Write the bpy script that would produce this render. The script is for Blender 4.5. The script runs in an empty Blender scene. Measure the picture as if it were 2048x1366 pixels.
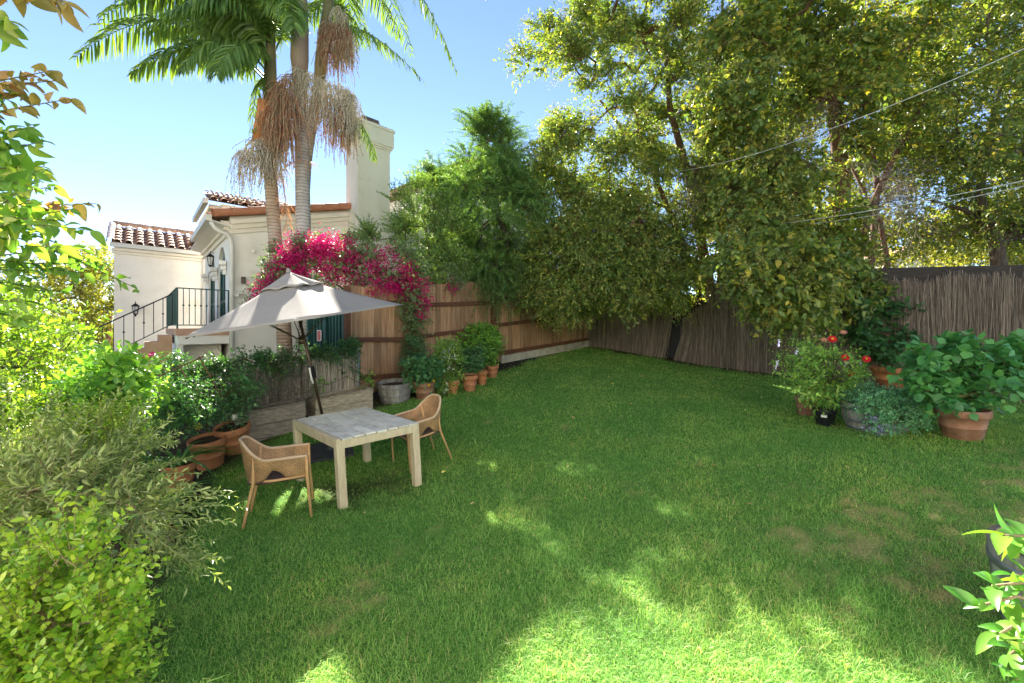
import bpy, math, random
import numpy as np
from mathutils import Vector
R = math.radians
SC = bpy.context.scene
COL = SC.collection
F = 900.0; HX, HY = 1024.0, 655.0; CZ = 2.0
def A(*a): return np.array(a, float)
def W(px, py, d): return A((px-HX)/F*d, d, CZ-(py-HY)/F*d)
def nrm(v):
    v = np.asarray(v, float); return v/np.maximum(np.linalg.norm(v, axis=-1, keepdims=True), 1e-9)

# ------------------------------------------------------------ terrain
CTRL = [W(*p) for p in [
    (680,1022,4.72),(843,972,5.32),(738,922,6.32),(517,1043,4.6),(420,940,6.2),(475,910,6.6),(660,905,6.6),
    (560,853,7.2),(500,865,6.9),(747,816,8.2),(783,808,8.4),(850,799,8.6),(985,754,10.4),(1180,690,14.0),(1420,735,11.4),
    (1600,755,10.3),(2048,800,8.3),(1650,852,6.7),(1925,880,5.7),(1024,1366,2.4),(300,1366,2.45)]]
CTRL += [A(*p) for p in [(2.6,2.3,.29),(-12,12,.2),(-12,4,-.1),(12,4,.8),(12,14,1.1),(0,20,1.5),(-12,20,.2),(0,-4,-.1),(-6,-3,-.2),(8,-3,.4),
    (-5.2,8.6,.35),(-6,5,.0),(-4,2.6,0),(-16,8,0),(3,18,1.45)]]
CTRL = np.array(CTRL)
def _u(r2): return np.where(r2 < 1e-12, 0, r2*np.log(np.maximum(r2, 1e-12)))
_n = len(CTRL)
_K = _u(((CTRL[:,None,:2]-CTRL[None,:,:2])**2).sum(-1)) + np.eye(_n)*1.2
_Pm = np.c_[np.ones(_n), CTRL[:,:2]]
_Am = np.block([[_K, _Pm],[_Pm.T, np.zeros((3,3))]])
_wt = np.linalg.solve(_Am, np.r_[CTRL[:,2], 0,0,0])
def H(x, y):
    x = np.asarray(x, float); y = np.asarray(y, float)
    sh = x.shape; X = np.stack([x.ravel(), y.ravel()], -1); out = np.empty(len(X))
    for i in range(0, len(X), 20000):
        q = X[i:i+20000]
        out[i:i+20000] = _u(((q[:,None]-CTRL[None,:,:2])**2).sum(-1))@_wt[:_n] + _wt[_n] + q@_wt[_n+1:]
    return out.reshape(sh)
def G(px, py, d0=2.0, d1=20.0):
    d = np.linspace(d0, d1, 1500)
    x = (px-HX)/F*d; z = CZ-(py-HY)/F*d
    k = np.argmax(z <= H(x, d))
    d = d[k]
    return A((px-HX)/F*d, d, float(H((px-HX)/F*d, d)))
def gz(x, y): return float(H(A(x), A(y))[0])

_vr = np.random.default_rng(77)
_grids = [_vr.random((64,64)) for _ in range(4)]
def vnoise(x, y, s, g=0):
    x = np.asarray(x)*s+100; y = np.asarray(y)*s+100
    xi = np.floor(x).astype(int); yi = np.floor(y).astype(int); fx = x-xi; fy = y-yi
    fx = fx*fx*(3-2*fx); fy = fy*fy*(3-2*fy); T = _grids[g]
    a = T[xi%64, yi%64]; b = T[(xi+1)%64, yi%64]; c = T[xi%64, (yi+1)%64]; d = T[(xi+1)%64, (yi+1)%64]
    return (a*(1-fx)+b*fx)*(1-fy)+(c*(1-fx)+d*fx)*fy
def fbm(x, y, s): return .5*vnoise(x,y,s,0)+.3*vnoise(x,y,s*2.1,1)+.2*vnoise(x,y,s*4.7,2)
BED_Y = A(0,1.5,2.4,3.6,5.2,6.2,7.0,8.4,10.4,13.6,16,24); BED_X = A(-1.7,-1.8,-2.15,-2.9,-3.75,-4.1,-3.8,-2.5,-.85,1.65,4,10)
FA, FB = A(2.35,14.0), A(9.5,8.25)
def fence_side(x, y):  # >0 : lawn side of the reed fence
    t = nrm(FB-FA); n = A(-t[1], t[0])
    return -((x-FA[0])*n[0]+(y-FA[1])*n[1])
def smooth(a, b, x): t = np.clip((x-a)/(b-a), 0, 1); return t*t*(3-2*t)
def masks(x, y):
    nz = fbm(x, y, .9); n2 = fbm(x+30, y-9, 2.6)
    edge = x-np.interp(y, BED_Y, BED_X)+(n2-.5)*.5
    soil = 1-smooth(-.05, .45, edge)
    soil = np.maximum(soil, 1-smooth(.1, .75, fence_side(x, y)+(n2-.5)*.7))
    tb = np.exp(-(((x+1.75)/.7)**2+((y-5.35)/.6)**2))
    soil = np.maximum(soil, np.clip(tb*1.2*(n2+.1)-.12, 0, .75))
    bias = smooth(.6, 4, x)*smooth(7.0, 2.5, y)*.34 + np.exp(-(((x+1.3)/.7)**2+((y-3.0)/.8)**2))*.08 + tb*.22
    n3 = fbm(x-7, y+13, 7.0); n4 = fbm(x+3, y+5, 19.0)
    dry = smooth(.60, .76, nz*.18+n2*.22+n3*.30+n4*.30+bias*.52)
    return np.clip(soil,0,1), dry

# ------------------------------------------------------------ mesh helpers
def mesh_np(name, V, faces, smooth_sh=False):
    me = bpy.data.meshes.new(name)
    V = np.ascontiguousarray(V, dtype=np.float32)
    if not isinstance(faces, (list, tuple)): faces = [faces]
    faces = [np.asarray(f, dtype=np.int32) for f in faces if len(f)]
    me.vertices.add(len(V)); me.vertices.foreach_set('co', V.ravel())
    li = np.concatenate([f.ravel() for f in faces])
    tot = np.concatenate([np.full(len(f), f.shape[1], np.int32) for f in faces])
    st = np.r_[0, np.cumsum(tot)[:-1]].astype(np.int32)
    me.loops.add(len(li)); me.loops.foreach_set('vertex_index', li)
    me.polygons.add(len(tot)); me.polygons.foreach_set('loop_start', st)
    try: me.polygons.foreach_set('loop_total', tot)
    except Exception: pass
    if smooth_sh: me.polygons.foreach_set('use_smooth', np.ones(len(tot), bool))
    me.update(calc_edges=True)
    return me
class MB:
    """collects quads / tris / ngons of one mesh"""
    def __init__(s): s.v = []; s.f = []; s.n = 0; s.sm = []
    def add(s, V, Fs, sm=False):
        V = np.asarray(V, float)
        for f in Fs: s.f.append([int(i)+s.n for i in f]); s.sm.append(sm)
        s.v.append(V); s.n += len(V); return s
    def box(s, c, ax, ay, az, hx, hy, hz):
        c = np.asarray(c, float); ax, ay, az = (np.asarray(a, float) for a in (ax, ay, az))
        V = [c+sx*hx*ax+sy*hy*ay+sz*hz*az for sz in (-1,1) for sy in (-1,1) for sx in (-1,1)]
        return s.add(V, [(0,2,3,1),(4,5,7,6),(0,1,5,4),(2,6,7,3),(0,4,6,2),(1,3,7,5)])
    def beam(s, a, b, w, h, up=(0,0,1)):
        a = np.asarray(a, float); b = np.asarray(b, float); t = nrm(b-a); sd = nrm(np.cross(t, up)); u = np.cross(sd, t)
        return s.box((a+b)/2, t, sd, u, np.linalg.norm(b-a)/2, w/2, h/2)
    def tube(s, pts, r, sides=8, cap=True):
        pts = np.asarray(pts, float); k = len(pts); r = np.broadcast_to(np.asarray(r, float), (k,))
        T = nrm(np.gradient(pts, axis=0)); ref = A(0,0,1) if abs(T[0][2]) < .9 else A(1,0,0)
        n = nrm(np.cross(T[0], ref)); V = []
        for i in range(k):
            n = nrm(n-T[i]*np.dot(n, T[i])); b = np.cross(T[i], n)
            an = np.arange(sides)/sides*2*np.pi
            V.append(pts[i]+r[i]*(np.cos(an)[:,None]*n+np.sin(an)[:,None]*b))
        Fs = [(i*sides+j, i*sides+(j+1)%sides, (i+1)*sides+(j+1)%sides, (i+1)*sides+j) for i in range(k-1) for j in range(sides)]
        if cap: Fs += [tuple(range(sides))[::-1], tuple((k-1)*sides+j for j in range(sides))]
        return s.add(np.concatenate(V), Fs, True)
    def lathe(s, c, prof, sides=28, ax=(1,0,0), ay=(0,1,0), az=(0,0,1), wob=0):
        c = np.asarray(c, float); ax, ay, az = (np.asarray(a, float) for a in (ax, ay, az)); V = []
        an = np.arange(sides)/sides*2*np.pi
        for r, z in prof: V.append(c+r*(np.cos(an)[:,None]*ax+np.sin(an)[:,None]*ay)+z*az)
        k = len(prof)
        Fs = [(i*sides+j, i*sides+(j+1)%sides, (i+1)*sides+(j+1)%sides, (i+1)*sides+j) for i in range(k-1) for j in range(sides)]
        return s.add(np.concatenate(V), Fs, True)
    def prism(s, pts, off):
        pts = np.asarray(pts, float); k = len(pts); off = np.asarray(off, float)
        Fs = [tuple(range(k)), tuple(range(k, 2*k))[::-1]]+[(i, i+k, (i+1)%k+k, (i+1)%k) for i in range(k)]
        return s.add(np.concatenate([pts, pts+off]), Fs)
    def grid(s, Pg, sm=True, closed=False):
        m, n = Pg.shape[:2]; nn = n if closed else n-1
        Fs = [(i*n+j, i*n+(j+1)%n, (i+1)*n+(j+1)%n, (i+1)*n+j) for i in range(m-1) for j in range(nn)]
        return s.add(Pg.reshape(-1,3), Fs, sm)
    def mesh(s, name, L=(0,0,0)):
        me = bpy.data.meshes.new(name)
        V = np.concatenate(s.v)-np.asarray(L, float)
        me.from_pydata(V.tolist(), [], s.f)
        me.polygons.foreach_set('use_smooth', np.array(s.sm, bool))
        return me
def tag(o, label, cat, group=None, kind=None):
    if label: o['label'] = label
    if cat: o['category'] = cat
    if group: o['group'] = group
    if kind: o['kind'] = kind
    return o
def thing(name, label, cat, loc=(0,0,0), group=None, rotz=0):
    o = bpy.data.objects.new(name, None); COL.objects.link(o); o.empty_display_size = .1
    o.location = [float(c) for c in loc]; o.rotation_euler = (0,0,rotz); return tag(o, label, cat, group)
def org(o):
    L = np.zeros(3)
    while o is not None: L = L+np.array(o.location); o = o.parent
    return L
def put(name, me, mat, parent=None, label=None):
    o = bpy.data.objects.new(name, me); COL.objects.link(o); o.parent = parent
    if mat is not None:
        for m in (mat if isinstance(mat, (list, tuple)) else [mat]): me.materials.append(m)
    if label: o['label'] = label
    return o
def part(name, mb, mat, parent, label=None, bevel=0, local=False):
    """a part built in world space, stored relative to its thing"""
    o = put(name, mb.mesh(name, (0,0,0) if local else org(parent)), mat, parent, label)
    if bevel:
        b = o.modifiers.new('bevel', 'BEVEL'); b.width = bevel; b.segments = 2; b.limit_method = 'ANGLE'
    return o
def partnp(name, V, Fs, mat, parent, label=None, sm=False):
    return put(name, mesh_np(name, V-org(parent), Fs, sm), mat, parent, label)
def solo(name, mb, mat, label, cat, loc, group=None, bevel=0, kind=None):
    o = put(name, mb.mesh(name, loc), mat); o.location = [float(c) for c in loc]; tag(o, label, cat, group, kind)
    if bevel:
        b = o.modifiers.new('bevel', 'BEVEL'); b.width = bevel; b.segments = 2; b.limit_method = 'ANGLE'
    return o

# ------------------------------------------------------------ materials
def nodes(name):
    m = bpy.data.materials.new(name); m.use_nodes = True; nt = m.node_tree
    for n in list(nt.nodes): nt.nodes.remove(n)
    def add(t, **kw):
        n = nt.nodes.new(t)
        for k, v in kw.items():
            if k == 'inp':
                for kk, vv in v.items(): n.inputs[kk].default_value = vv
            else: setattr(n, k, v)
        return n
    return m, nt, add, nt.links.new
def ramp(add, cols, pos=None):
    r = add('ShaderNodeValToRGB'); e = r.color_ramp.elements
    pos = pos or [i/max(1,len(cols)-1) for i in range(len(cols))]
    while len(e) < len(cols): e.new(.5)
    for el, c, p in zip(e, cols, pos): el.position = p; el.color = (*c, 1)
    return r
def noise_mat(name, cols, scale=6, rough=.8, bump=0, stretch=(1,1,1), detail=6, island=0, spec=.3, pos=None, bscale=None, metal=0, stain=None):
    m, nt, add, ln = nodes(name)
    out = add('ShaderNodeOutputMaterial'); p = add('ShaderNodeBsdfPrincipled'); ln(p.outputs[0], out.inputs[0])
    p.inputs['Roughness'].default_value = rough; p.inputs['Specular IOR Level'].default_value = spec; p.inputs['Metallic'].default_value = metal
    tc = add('ShaderNodeTexCoord'); mp = add('ShaderNodeMapping'); mp.inputs['Scale'].default_value = stretch; ln(tc.outputs['Object'], mp.inputs[0])
    geo = add('ShaderNodeNewGeometry'); vec = mp.outputs[0]
    if island:
        ad = add('ShaderNodeVectorMath', operation='ADD'); ms = add('ShaderNodeMath', operation='MULTIPLY', inp={1: 37.0})
        ln(geo.outputs['Random Per Island'], ms.inputs[0]); ln(mp.outputs[0], ad.inputs[0]); ln(ms.outputs[0], ad.inputs[1]); vec = ad.outputs[0]
    n = add('ShaderNodeTexNoise', inp={'Scale': scale, 'Detail': detail, 'Roughness': .62}); ln(vec, n.inputs['Vector'])
    r = ramp(add, cols, pos or [.28+.44*i/max(1,len(cols)-1) for i in range(len(cols))]); ln(n.outputs['Fac'], r.inputs[0]); c = r.outputs[0]
    if island:
        mr = add('ShaderNodeMapRange', inp={3: 1-island, 4: 1+island}); ln(geo.outputs['Random Per Island'], mr.inputs[0])
        hs = add('ShaderNodeHueSaturation'); ln(mr.outputs[0], hs.inputs['Value']); ln(c, hs.inputs['Color']); c = hs.outputs[0]
    if stain:
        n2 = add('ShaderNodeTexNoise', inp={'Scale': stain[0], 'Detail': 5.0, 'Roughness': .7}); ln(tc.outputs['Object'], n2.inputs['Vector'])
        r2 = ramp(add, [(0,0,0),(1,1,1)], [stain[2], stain[2]+.2]); ln(n2.outputs['Fac'], r2.inputs[0])
        mx = add('ShaderNodeMix', data_type='RGBA'); ln(r2.outputs[0], mx.inputs[0]); ln(c, mx.inputs[6]); mx.inputs[7].default_value = (*stain[1], 1); c = mx.outputs[2]
    ln(c, p.inputs['Base Color'])
    if bump:
        nb = n
        if bscale:
            nb = add('ShaderNodeTexNoise', inp={'Scale': bscale, 'Detail': 4.0}); ln(vec, nb.inputs['Vector'])
        b = add('ShaderNodeBump', inp={'Strength': bump, 'Distance': .02}); ln(nb.outputs['Fac'], b.inputs['Height']); ln(b.outputs[0], p.inputs['Normal'])
    return m
def leaf_mat(name, cols, rough=.42, tr=.4, tint=(1.45,1.4,.5), spec=.45, pos=None):
    gn = 1.0 if spec < .25 else 2.6
    cols = [tuple(c*gn for c in q) for q in cols]
    m, nt, add, ln = nodes(name)
    out = add('ShaderNodeOutputMaterial'); p = add('ShaderNodeBsdfPrincipled', inp={'Roughness': rough, 'Specular IOR Level': spec})
    g = add('ShaderNodeNewGeometry'); r = ramp(add, cols, pos); ln(g.outputs['Random Per Island'], r.inputs[0])
    ln(r.outputs[0], p.inputs['Base Color'])
    t = add('ShaderNodeBsdfTranslucent'); vm = add('ShaderNodeVectorMath', operation='MULTIPLY'); vm.inputs[1].default_value = tint
    ln(r.outputs[0], vm.inputs[0]); ln(vm.outputs[0], t.inputs[0])
    mx = add('ShaderNodeMixShader'); mx.inputs[0].default_value = tr; ln(p.outputs[0], mx.inputs[1]); ln(t.outputs[0], mx.inputs[2]); ln(mx.outputs[0], out.inputs[0])
    return m
def flat_mat(name, c, rough=.5, metal=0, spec=.5):
    return noise_mat(name, [tuple(x*.9 for x in c), tuple(min(1,x*1.08) for x in c)], 14, rough, spec=spec, metal=metal)

# ------------------------------------------------------------ plant generators
def leaves_mesh(P, D, N, L, Wd, fold=.18, droop=.12, oval=False):
    P = np.asarray(P); D = nrm(D); S = nrm(np.cross(D, N)); N = np.cross(S, D)
    L = np.broadcast_to(L, (len(P),))[:,None]; Wd = np.broadcast_to(Wd, (len(P),))[:,None]; n = len(P)
    if not oval:
        M = P+D*L*.45+N*fold*Wd
        V = np.stack([P, M+S*Wd*.5, P+D*L-N*droop*L, M-S*Wd*.5], 1)
        b = np.arange(n)[:,None]*4
        return V.reshape(-1,3), np.concatenate([b+A(0,1,2).astype(int), b+A(0,2,3).astype(int)])
    if oval == 2:   # large near leaves: smooth outline, folded along the midrib, tip curling down
        t = np.linspace(0,1,8); out = []
        for q in t:
            w_ = (math.sin(math.pi*min(1, q**.85*.97+.03))**.75)*(1-.25*q)*.56 if 0 < q < 1 else .012
            c_ = P+D*L*q+N*(.10*math.sin(math.pi*q)*L*.5)-N*droop*L*q*q
            out += [c_-S*Wd*w_+N*fold*Wd*w_*2, c_, c_+S*Wd*w_+N*fold*Wd*w_*2]
        V = np.stack(out, 1); b = np.arange(n)[:,None]*24; tri = []
        for i in range(7):
            a = i*3
            for k in (0,1): tri += [(a+k,a+k+1,a+k+4),(a+k,a+k+4,a+k+3)]
        return V.reshape(-1,3), np.concatenate([b+np.array(t_) for t_ in tri])
    M1 = P+D*L*.28-N*droop*L*.05; M2 = P+D*L*.66-N*droop*L*.4; T = P+D*L-N*droop*L
    up = N*fold*Wd
    V = np.stack([P, M1+S*Wd*.46+up, M2+S*Wd*.42+up*.8, T, M2-S*Wd*.42+up*.8, M1-S*Wd*.46+up, M1, M2], 1)
    b = np.arange(n)[:,None]*8
    tri = [(0,6,1),(0,5,6),(6,7,1),(1,7,2),(5,4,6),(6,4,7),(7,3,2),(7,4,3)]
    return V.reshape(-1,3), np.concatenate([b+np.array(t) for t in tri])
def rdir(rng, n): return nrm(rng.normal(size=(n,3)))
def sprays(rng, S, D, tl, k, L, Wd, ang=55, droop=.15, nj=.5, up=.7, lv=.4, oval=False, fold=.18, ldroop=.12, t0=.12, hang=0.):
    """leaves along twigs: starts S, directions D; returns leaf mesh arrays and twig polylines"""
    n = len(S); D = nrm(D); tl = np.broadcast_to(tl, (n,))
    t = np.linspace(t0, 1, k)[None,:,None]
    P = S[:,None]+D[:,None]*tl[:,None,None]*t+A(0,0,-1)*(t**2)*(droop*tl)[:,None,None]
    T = nrm(D[:,None]+A(0,0,-2)*t*droop)
    ref = nrm(np.cross(D, rdir(rng, n))); b2 = np.cross(D, ref)
    ph = rng.random((n,1))*6.28+np.arange(k)[None]*2.4+rng.normal(size=(n,k))*.4
    sd = np.cos(ph)[...,None]*ref[:,None]+np.sin(ph)[...,None]*b2[:,None]
    a = R(ang)*(1+rng.normal(size=(n,k,1))*.2)
    LD = nrm(T*np.cos(a)+sd*np.sin(a)+A(0,0,-hang))
    NN = nrm(A(0,0,up)+rng.normal(size=(n,k,3))*nj+sd*-.2)
    sc = (1+rng.normal(size=n*k)*lv).clip(.45,1.7)*(1-.35*np.abs(np.tile(np.linspace(0,1,k), n)-.4))
    V, Fc = leaves_mesh(P.reshape(-1,3), LD.reshape(-1,3), NN.reshape(-1,3), L*sc, Wd*sc, fold, ldroop, oval)
    q = np.array([0,.5,1])[None,:,None]
    TW = S[:,None]+D[:,None]*tl[:,None,None]*q+A(0,0,-1)*(q**2)*(droop*tl)[:,None,None]
    return V, Fc, TW
def tubes(Pth, Rd, sides=4):
    n, k = Pth.shape[:2]; T = nrm(Pth[:,-1]-Pth[:,0])
    ref = np.where(np.abs(T[:,2:3]) < .9, A(0,0,1), A(1,0,0)); a = nrm(np.cross(T, ref)); b = np.cross(T, a)
    an = np.arange(sides)/sides*2*np.pi
    ring = np.cos(an)[None,:,None]*a[:,None]+np.sin(an)[None,:,None]*b[:,None]
    V = Pth[:,:,None]+ring[:,None]*np.broadcast_to(Rd, (n,k))[:,:,None,None]
    idx = np.arange(n*k*sides).reshape(n,k,sides); j2 = np.roll(idx, -1, 2)
    Q = np.stack([idx[:,:-1], j2[:,:-1], j2[:,1:], idx[:,1:]], -1).reshape(-1,4)
    return V.reshape(-1,3), Q
def cat(*parts):
    V = []; Fs = []; o = 0
    for v, f in parts: V.append(v); Fs.append(np.asarray(f)+o); o += len(v)
    return np.concatenate(V), np.concatenate(Fs)
def skeleton(rng, trunk, tr, clumps, tip=.008, ex=2.2, wig=.09, steps=4, bow=.12):
    nd = [np.asarray(p, float) for p in trunk]; par = [i-1 for i in range(len(nd))]; nt0 = len(nd)
    C = np.asarray(clumps); dist = np.min(np.linalg.norm(C[:,None]-np.array(nd)[None], axis=-1), 1)
    ends = []; root = nd[0]
    for ci in np.argsort(dist):
        c = C[ci]; Nn = np.array(nd); dd = np.linalg.norm(Nn-c, axis=1)+.25*np.linalg.norm(Nn-root, axis=1)*0+np.where(Nn[:,2] > c[2]+.5, .5, 0)
        j = int(np.argmin(dd)); p = nd[j]; ln = np.linalg.norm(c-p); m = max(1, min(steps, int(ln/.25)))
        prev = j
        for s in range(1, m+1):
            t = s/m; q = p+(c-p)*t+A(0,0,bow*ln*math.sin(math.pi*t))
            if s < m: q = q+rng.normal(size=3)*wig*min(ln,1.0)
            nd.append(q); par.append(prev); prev = len(nd)-1
        ends.append(prev)
    Nn = np.array(nd); cnt = np.zeros(len(nd))
    for e in ends: cnt[e] += 1
    for i in range(len(nd)-1, 0, -1):
        if par[i] >= 0: cnt[par[i]] += cnt[i]
    rad = tip*np.maximum(cnt, 1)**(1/ex)
    tr = np.asarray(tr, float); rad[:nt0] = tr
    ch = np.arange(nt0, len(nd)); pa = np.array([par[i] for i in ch]) if len(ch) else np.zeros(0, int)
    P1 = Nn[pa]; P2 = Nn[ch]; r1 = np.minimum(rad[pa], rad[ch]*1.6); 
    V, Q = tubes(np.stack([P1, P2+(P2-P1)*.04], 1), np.stack([r1, rad[ch]], 1), 5)
    return V, Q
def ellipsoid(rng, c, r, n, shell=.5):
    d = rdir(rng, n); q = (shell+(1-shell)*rng.random((n,1)))**.8
    return np.asarray(c)+d*q*np.asarray(r)
def inpoly(rng, poly, n, d0, d1):
    poly = np.array(poly, float); lo = poly.min(0); hi = poly.max(0); out = []
    while len(out) < n:
        p = lo+rng.random(2)*(hi-lo); ins = False; j = len(poly)-1
        for i in range(len(poly)):
            a, b = poly[i], poly[j]
            if (a[1] > p[1]) != (b[1] > p[1]) and p[0] < (b[0]-a[0])*(p[1]-a[1])/(b[1]-a[1])+a[0]: ins = not ins
            j = i
        if ins: out.append(W(p[0], p[1], d0+rng.random()*(d1-d0)))
    return np.array(out)
def clump_leaves(rng, C, cr, ntw, tl, k, L, Wd, core=.45, outw=.8, upd=.25, **kw):
    """twigs bursting out of each clump centre"""
    n = len(C); S = np.repeat(C, ntw, 0); D = rdir(rng, n*ntw); crr = np.broadcast_to(cr, (n,)).repeat(ntw)
    mid = C.mean(0); out = np.repeat(nrm(C-mid), ntw, 0)
    S = S+D*(crr*core*rng.random(n*ntw))[:,None]; D = nrm(D*outw+out*.5+A(0,0,upd))
    return sprays(rng, S, D, tl*(.7+.6*rng.random(n*ntw)), k, L, Wd, **kw)
def plant(name, label, catg, base, C, cr, ntw, tl, k, L, Wd, lm, bm, rng, group=None, trunk=None, tr=None, tip=.004, twig=.0025, stepn=4, bow=.1, fol='foliage', **kw):
    base = np.asarray(base, float); o = thing(name, label, catg, base, group)
    trunk = [base-A(0,0,.05), base+A(0,0,.12)] if trunk is None else trunk
    tr = [tip*5]*len(trunk) if tr is None else tr
    tmb = MB(); tmb.tube(trunk, tr, 8)
    V, Q = skeleton(rng, trunk, tr, C, tip, steps=stepn, bow=bow)
    LV, LF, TW = clump_leaves(rng, C, cr, ntw, tl, k, L, Wd, **kw)
    tv, tq = tubes(TW, np.array([twig, twig*.8, twig*.4]), 3)
    big = len(trunk) > 2 or tr[0] > .03
    BV, BQ = cat((V, Q), (tv, tq))
    if big: part('trunk', tmb, bm, o)
    partnp('branches' if big else 'stems', BV, [BQ], bm, o, sm=True)
    partnp(fol, LV, [LF], lm, o, sm=kw.get('oval', False))
    return o
# ------------------------------------------------------------ shared materials
M = {}
M['stucco'] = noise_mat('stucco', [(.72,.68,.61),(.80,.76,.69),(.83,.80,.74)], 1.6, .9, .3, bscale=45, spec=.2, stain=(1.1,(.70,.62,.49),.60))
M['white'] = noise_mat('white_plaster', [(.80,.77,.71),(.86,.83,.77)], 2.5, .8, .1, bscale=60)
M['cream'] = noise_mat('cream_molding', [(.74,.68,.58),(.80,.74,.64)], 3, .8, .1)
M['gutter'] = noise_mat('gutter_paint', [(.62,.60,.55),(.70,.68,.63)], 4, .55)
M['tile'] = noise_mat('roof_tile', [(.30,.17,.11),(.42,.26,.18),(.52,.38,.29)], 5, .75, .2, island=.28)
M['tile_edge'] = noise_mat('rake_tile', [(.38,.155,.085),(.47,.205,.12)], 6, .7, .15, island=.1)
M['terra_slab'] = noise_mat('terracotta_paver', [(.48,.27,.18),(.56,.34,.24)], 5, .7, .1)
M['green_metal'] = noise_mat('green_painted_metal', [(.02,.065,.06),(.03,.085,.075)], 8, .45)
M['door_green'] = noise_mat('green_door_paint', [(.02,.075,.065),(.03,.10,.085)], 5, .4)
M['black_metal'] = noise_mat('black_iron', [(.015,.015,.018),(.03,.03,.033)], 12, .45, metal=.3)
M['lamp_glass'] = noise_mat('frosted_lamp_glass', [(.55,.55,.52),(.65,.65,.62)], 8, .25)
M['chim'] = noise_mat('chimney_stucco', [(.62,.59,.51),(.72,.69,.61),(.78,.75,.68)], 1.2, .9, .3, bscale=40, stretch=(1,1,.4), stain=(1.3,(.46,.43,.35),.62))
M['flue'] = noise_mat('rusty_flue', [(.08,.06,.05),(.20,.16,.13)], 9, .6, metal=.3)
M['boards'] = noise_mat('cedar_boards', [(.20,.105,.055),(.31,.18,.10),(.43,.285,.18)], 3.2, .8, .3, stretch=(7,7,.5), island=.30, stain=(1.1,(.30,.24,.19),.60))
M['rail'] = noise_mat('dark_stained_rail', [(.085,.036,.020),(.15,.065,.036)], 5, .75, .2, stretch=(2,2,6))
M['reed'] = noise_mat('dry_reed', [(.13,.10,.078),(.225,.18,.145),(.36,.30,.25)], 4, .8, 0, stretch=(3,3,.7), island=.55)
M['reed_pale'] = noise_mat('pale_reed', [(.28,.235,.19),(.42,.36,.30),(.58,.51,.43)], 4, .8, 0, stretch=(3,3,.7), island=.5)
M['grey_wood'] = noise_mat('weathered_planter_wood', [(.20,.165,.125),(.34,.285,.22),(.48,.41,.31)], 3.5, .85, .4, stretch=(3,3,9), island=.18, stain=(2.5,(.30,.27,.11),.60))
M['grey_wood2'] = noise_mat('grey_planter_wood', [(.12,.105,.09),(.21,.18,.155),(.30,.265,.225)], 3.5, .85, .4, stretch=(3,3,9), island=.18, stain=(3.5,(.12,.11,.06),.64))
M['stave'] = noise_mat('barrel_stave', [(.17,.155,.14),(.28,.26,.24),(.40,.375,.35)], 4, .85, .3, stretch=(5,5,.8), island=.22)
M['stave_in'] = noise_mat('barrel_inner_wood', [(.30,.20,.11),(.44,.31,.18)], 4, .8, .2, stretch=(5,5,.8))
M['hoop'] = noise_mat('galvanised_hoop', [(.20,.21,.22),(.33,.34,.35)], 8, .45, metal=.6)
M['soil'] = noise_mat('potting_soil', [(.02,.013,.009),(.06,.04,.028),(.11,.08,.06)], 30, .95, .8)
M['mulch'] = noise_mat('bark_mulch', [(.05,.022,.012),(.14,.07,.04)], 30, .95, .8)
M['terra'] = noise_mat('terracotta', [(.34,.13,.065),(.46,.19,.095),(.54,.25,.14)], 4, .8, .12, stain=(3,(.42,.28,.20),.64))
M['terra_dull'] = noise_mat('dull_terracotta', [(.22,.10,.065),(.31,.155,.10),(.40,.26,.20)], 5, .85, .12, stain=(2.5,(.34,.25,.21),.58))
M['terra_orange'] = noise_mat('orange_terracotta', [(.40,.15,.06),(.52,.22,.10)], 4, .8, .1, stain=(4,(.50,.32,.22),.62))
M['black_plastic'] = flat_mat('black_plastic', (.012,.013,.018), .4)
M['paper'] = flat_mat('white_paper_label', (.75,.75,.72), .7)
M['steel'] = noise_mat('galvanised_steel', [(.25,.26,.27),(.38,.39,.40)], 9, .45, metal=.6)
M['table_top'] = noise_mat('whitewashed_table_boards', [(.42,.40,.36),(.62,.60,.55),(.74,.72,.67)], 5, .8, .3, stretch=(1,1,1), island=.10, pos=[.30,.45,.62], stain=(9,(.40,.40,.39),.64))
M['table_wood'] = noise_mat('weathered_table_frame', [(.46,.38,.26),(.58,.49,.35),(.66,.57,.43)], 5, .75, .2, stretch=(6,6,1))
M['canvas'] = noise_mat('grey_canvas', [(.285,.265,.25),(.32,.30,.285)], 3, .9, .15, bscale=300)
M['bronze'] = noise_mat('bronze_pole', [(.07,.045,.03),(.11,.075,.05)], 8, .35, metal=.6)
M['rattan'] = noise_mat('rattan_cane', [(.58,.33,.15),(.68,.42,.22)], 9, .5, .1, stretch=(1,1,5))
M['rim_cane'] = noise_mat('pale_cane_rim', [(.55,.38,.25),(.66,.49,.35)], 9, .5, .1)
M['wire'] = flat_mat('white_cable_sheath', (.55,.55,.53), .5)
M['wire_dark'] = flat_mat('black_cable_sheath', (.04,.04,.04), .5)
M['sign_red'] = flat_mat('red_sign_face', (.42,.10,.09), .5)
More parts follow.
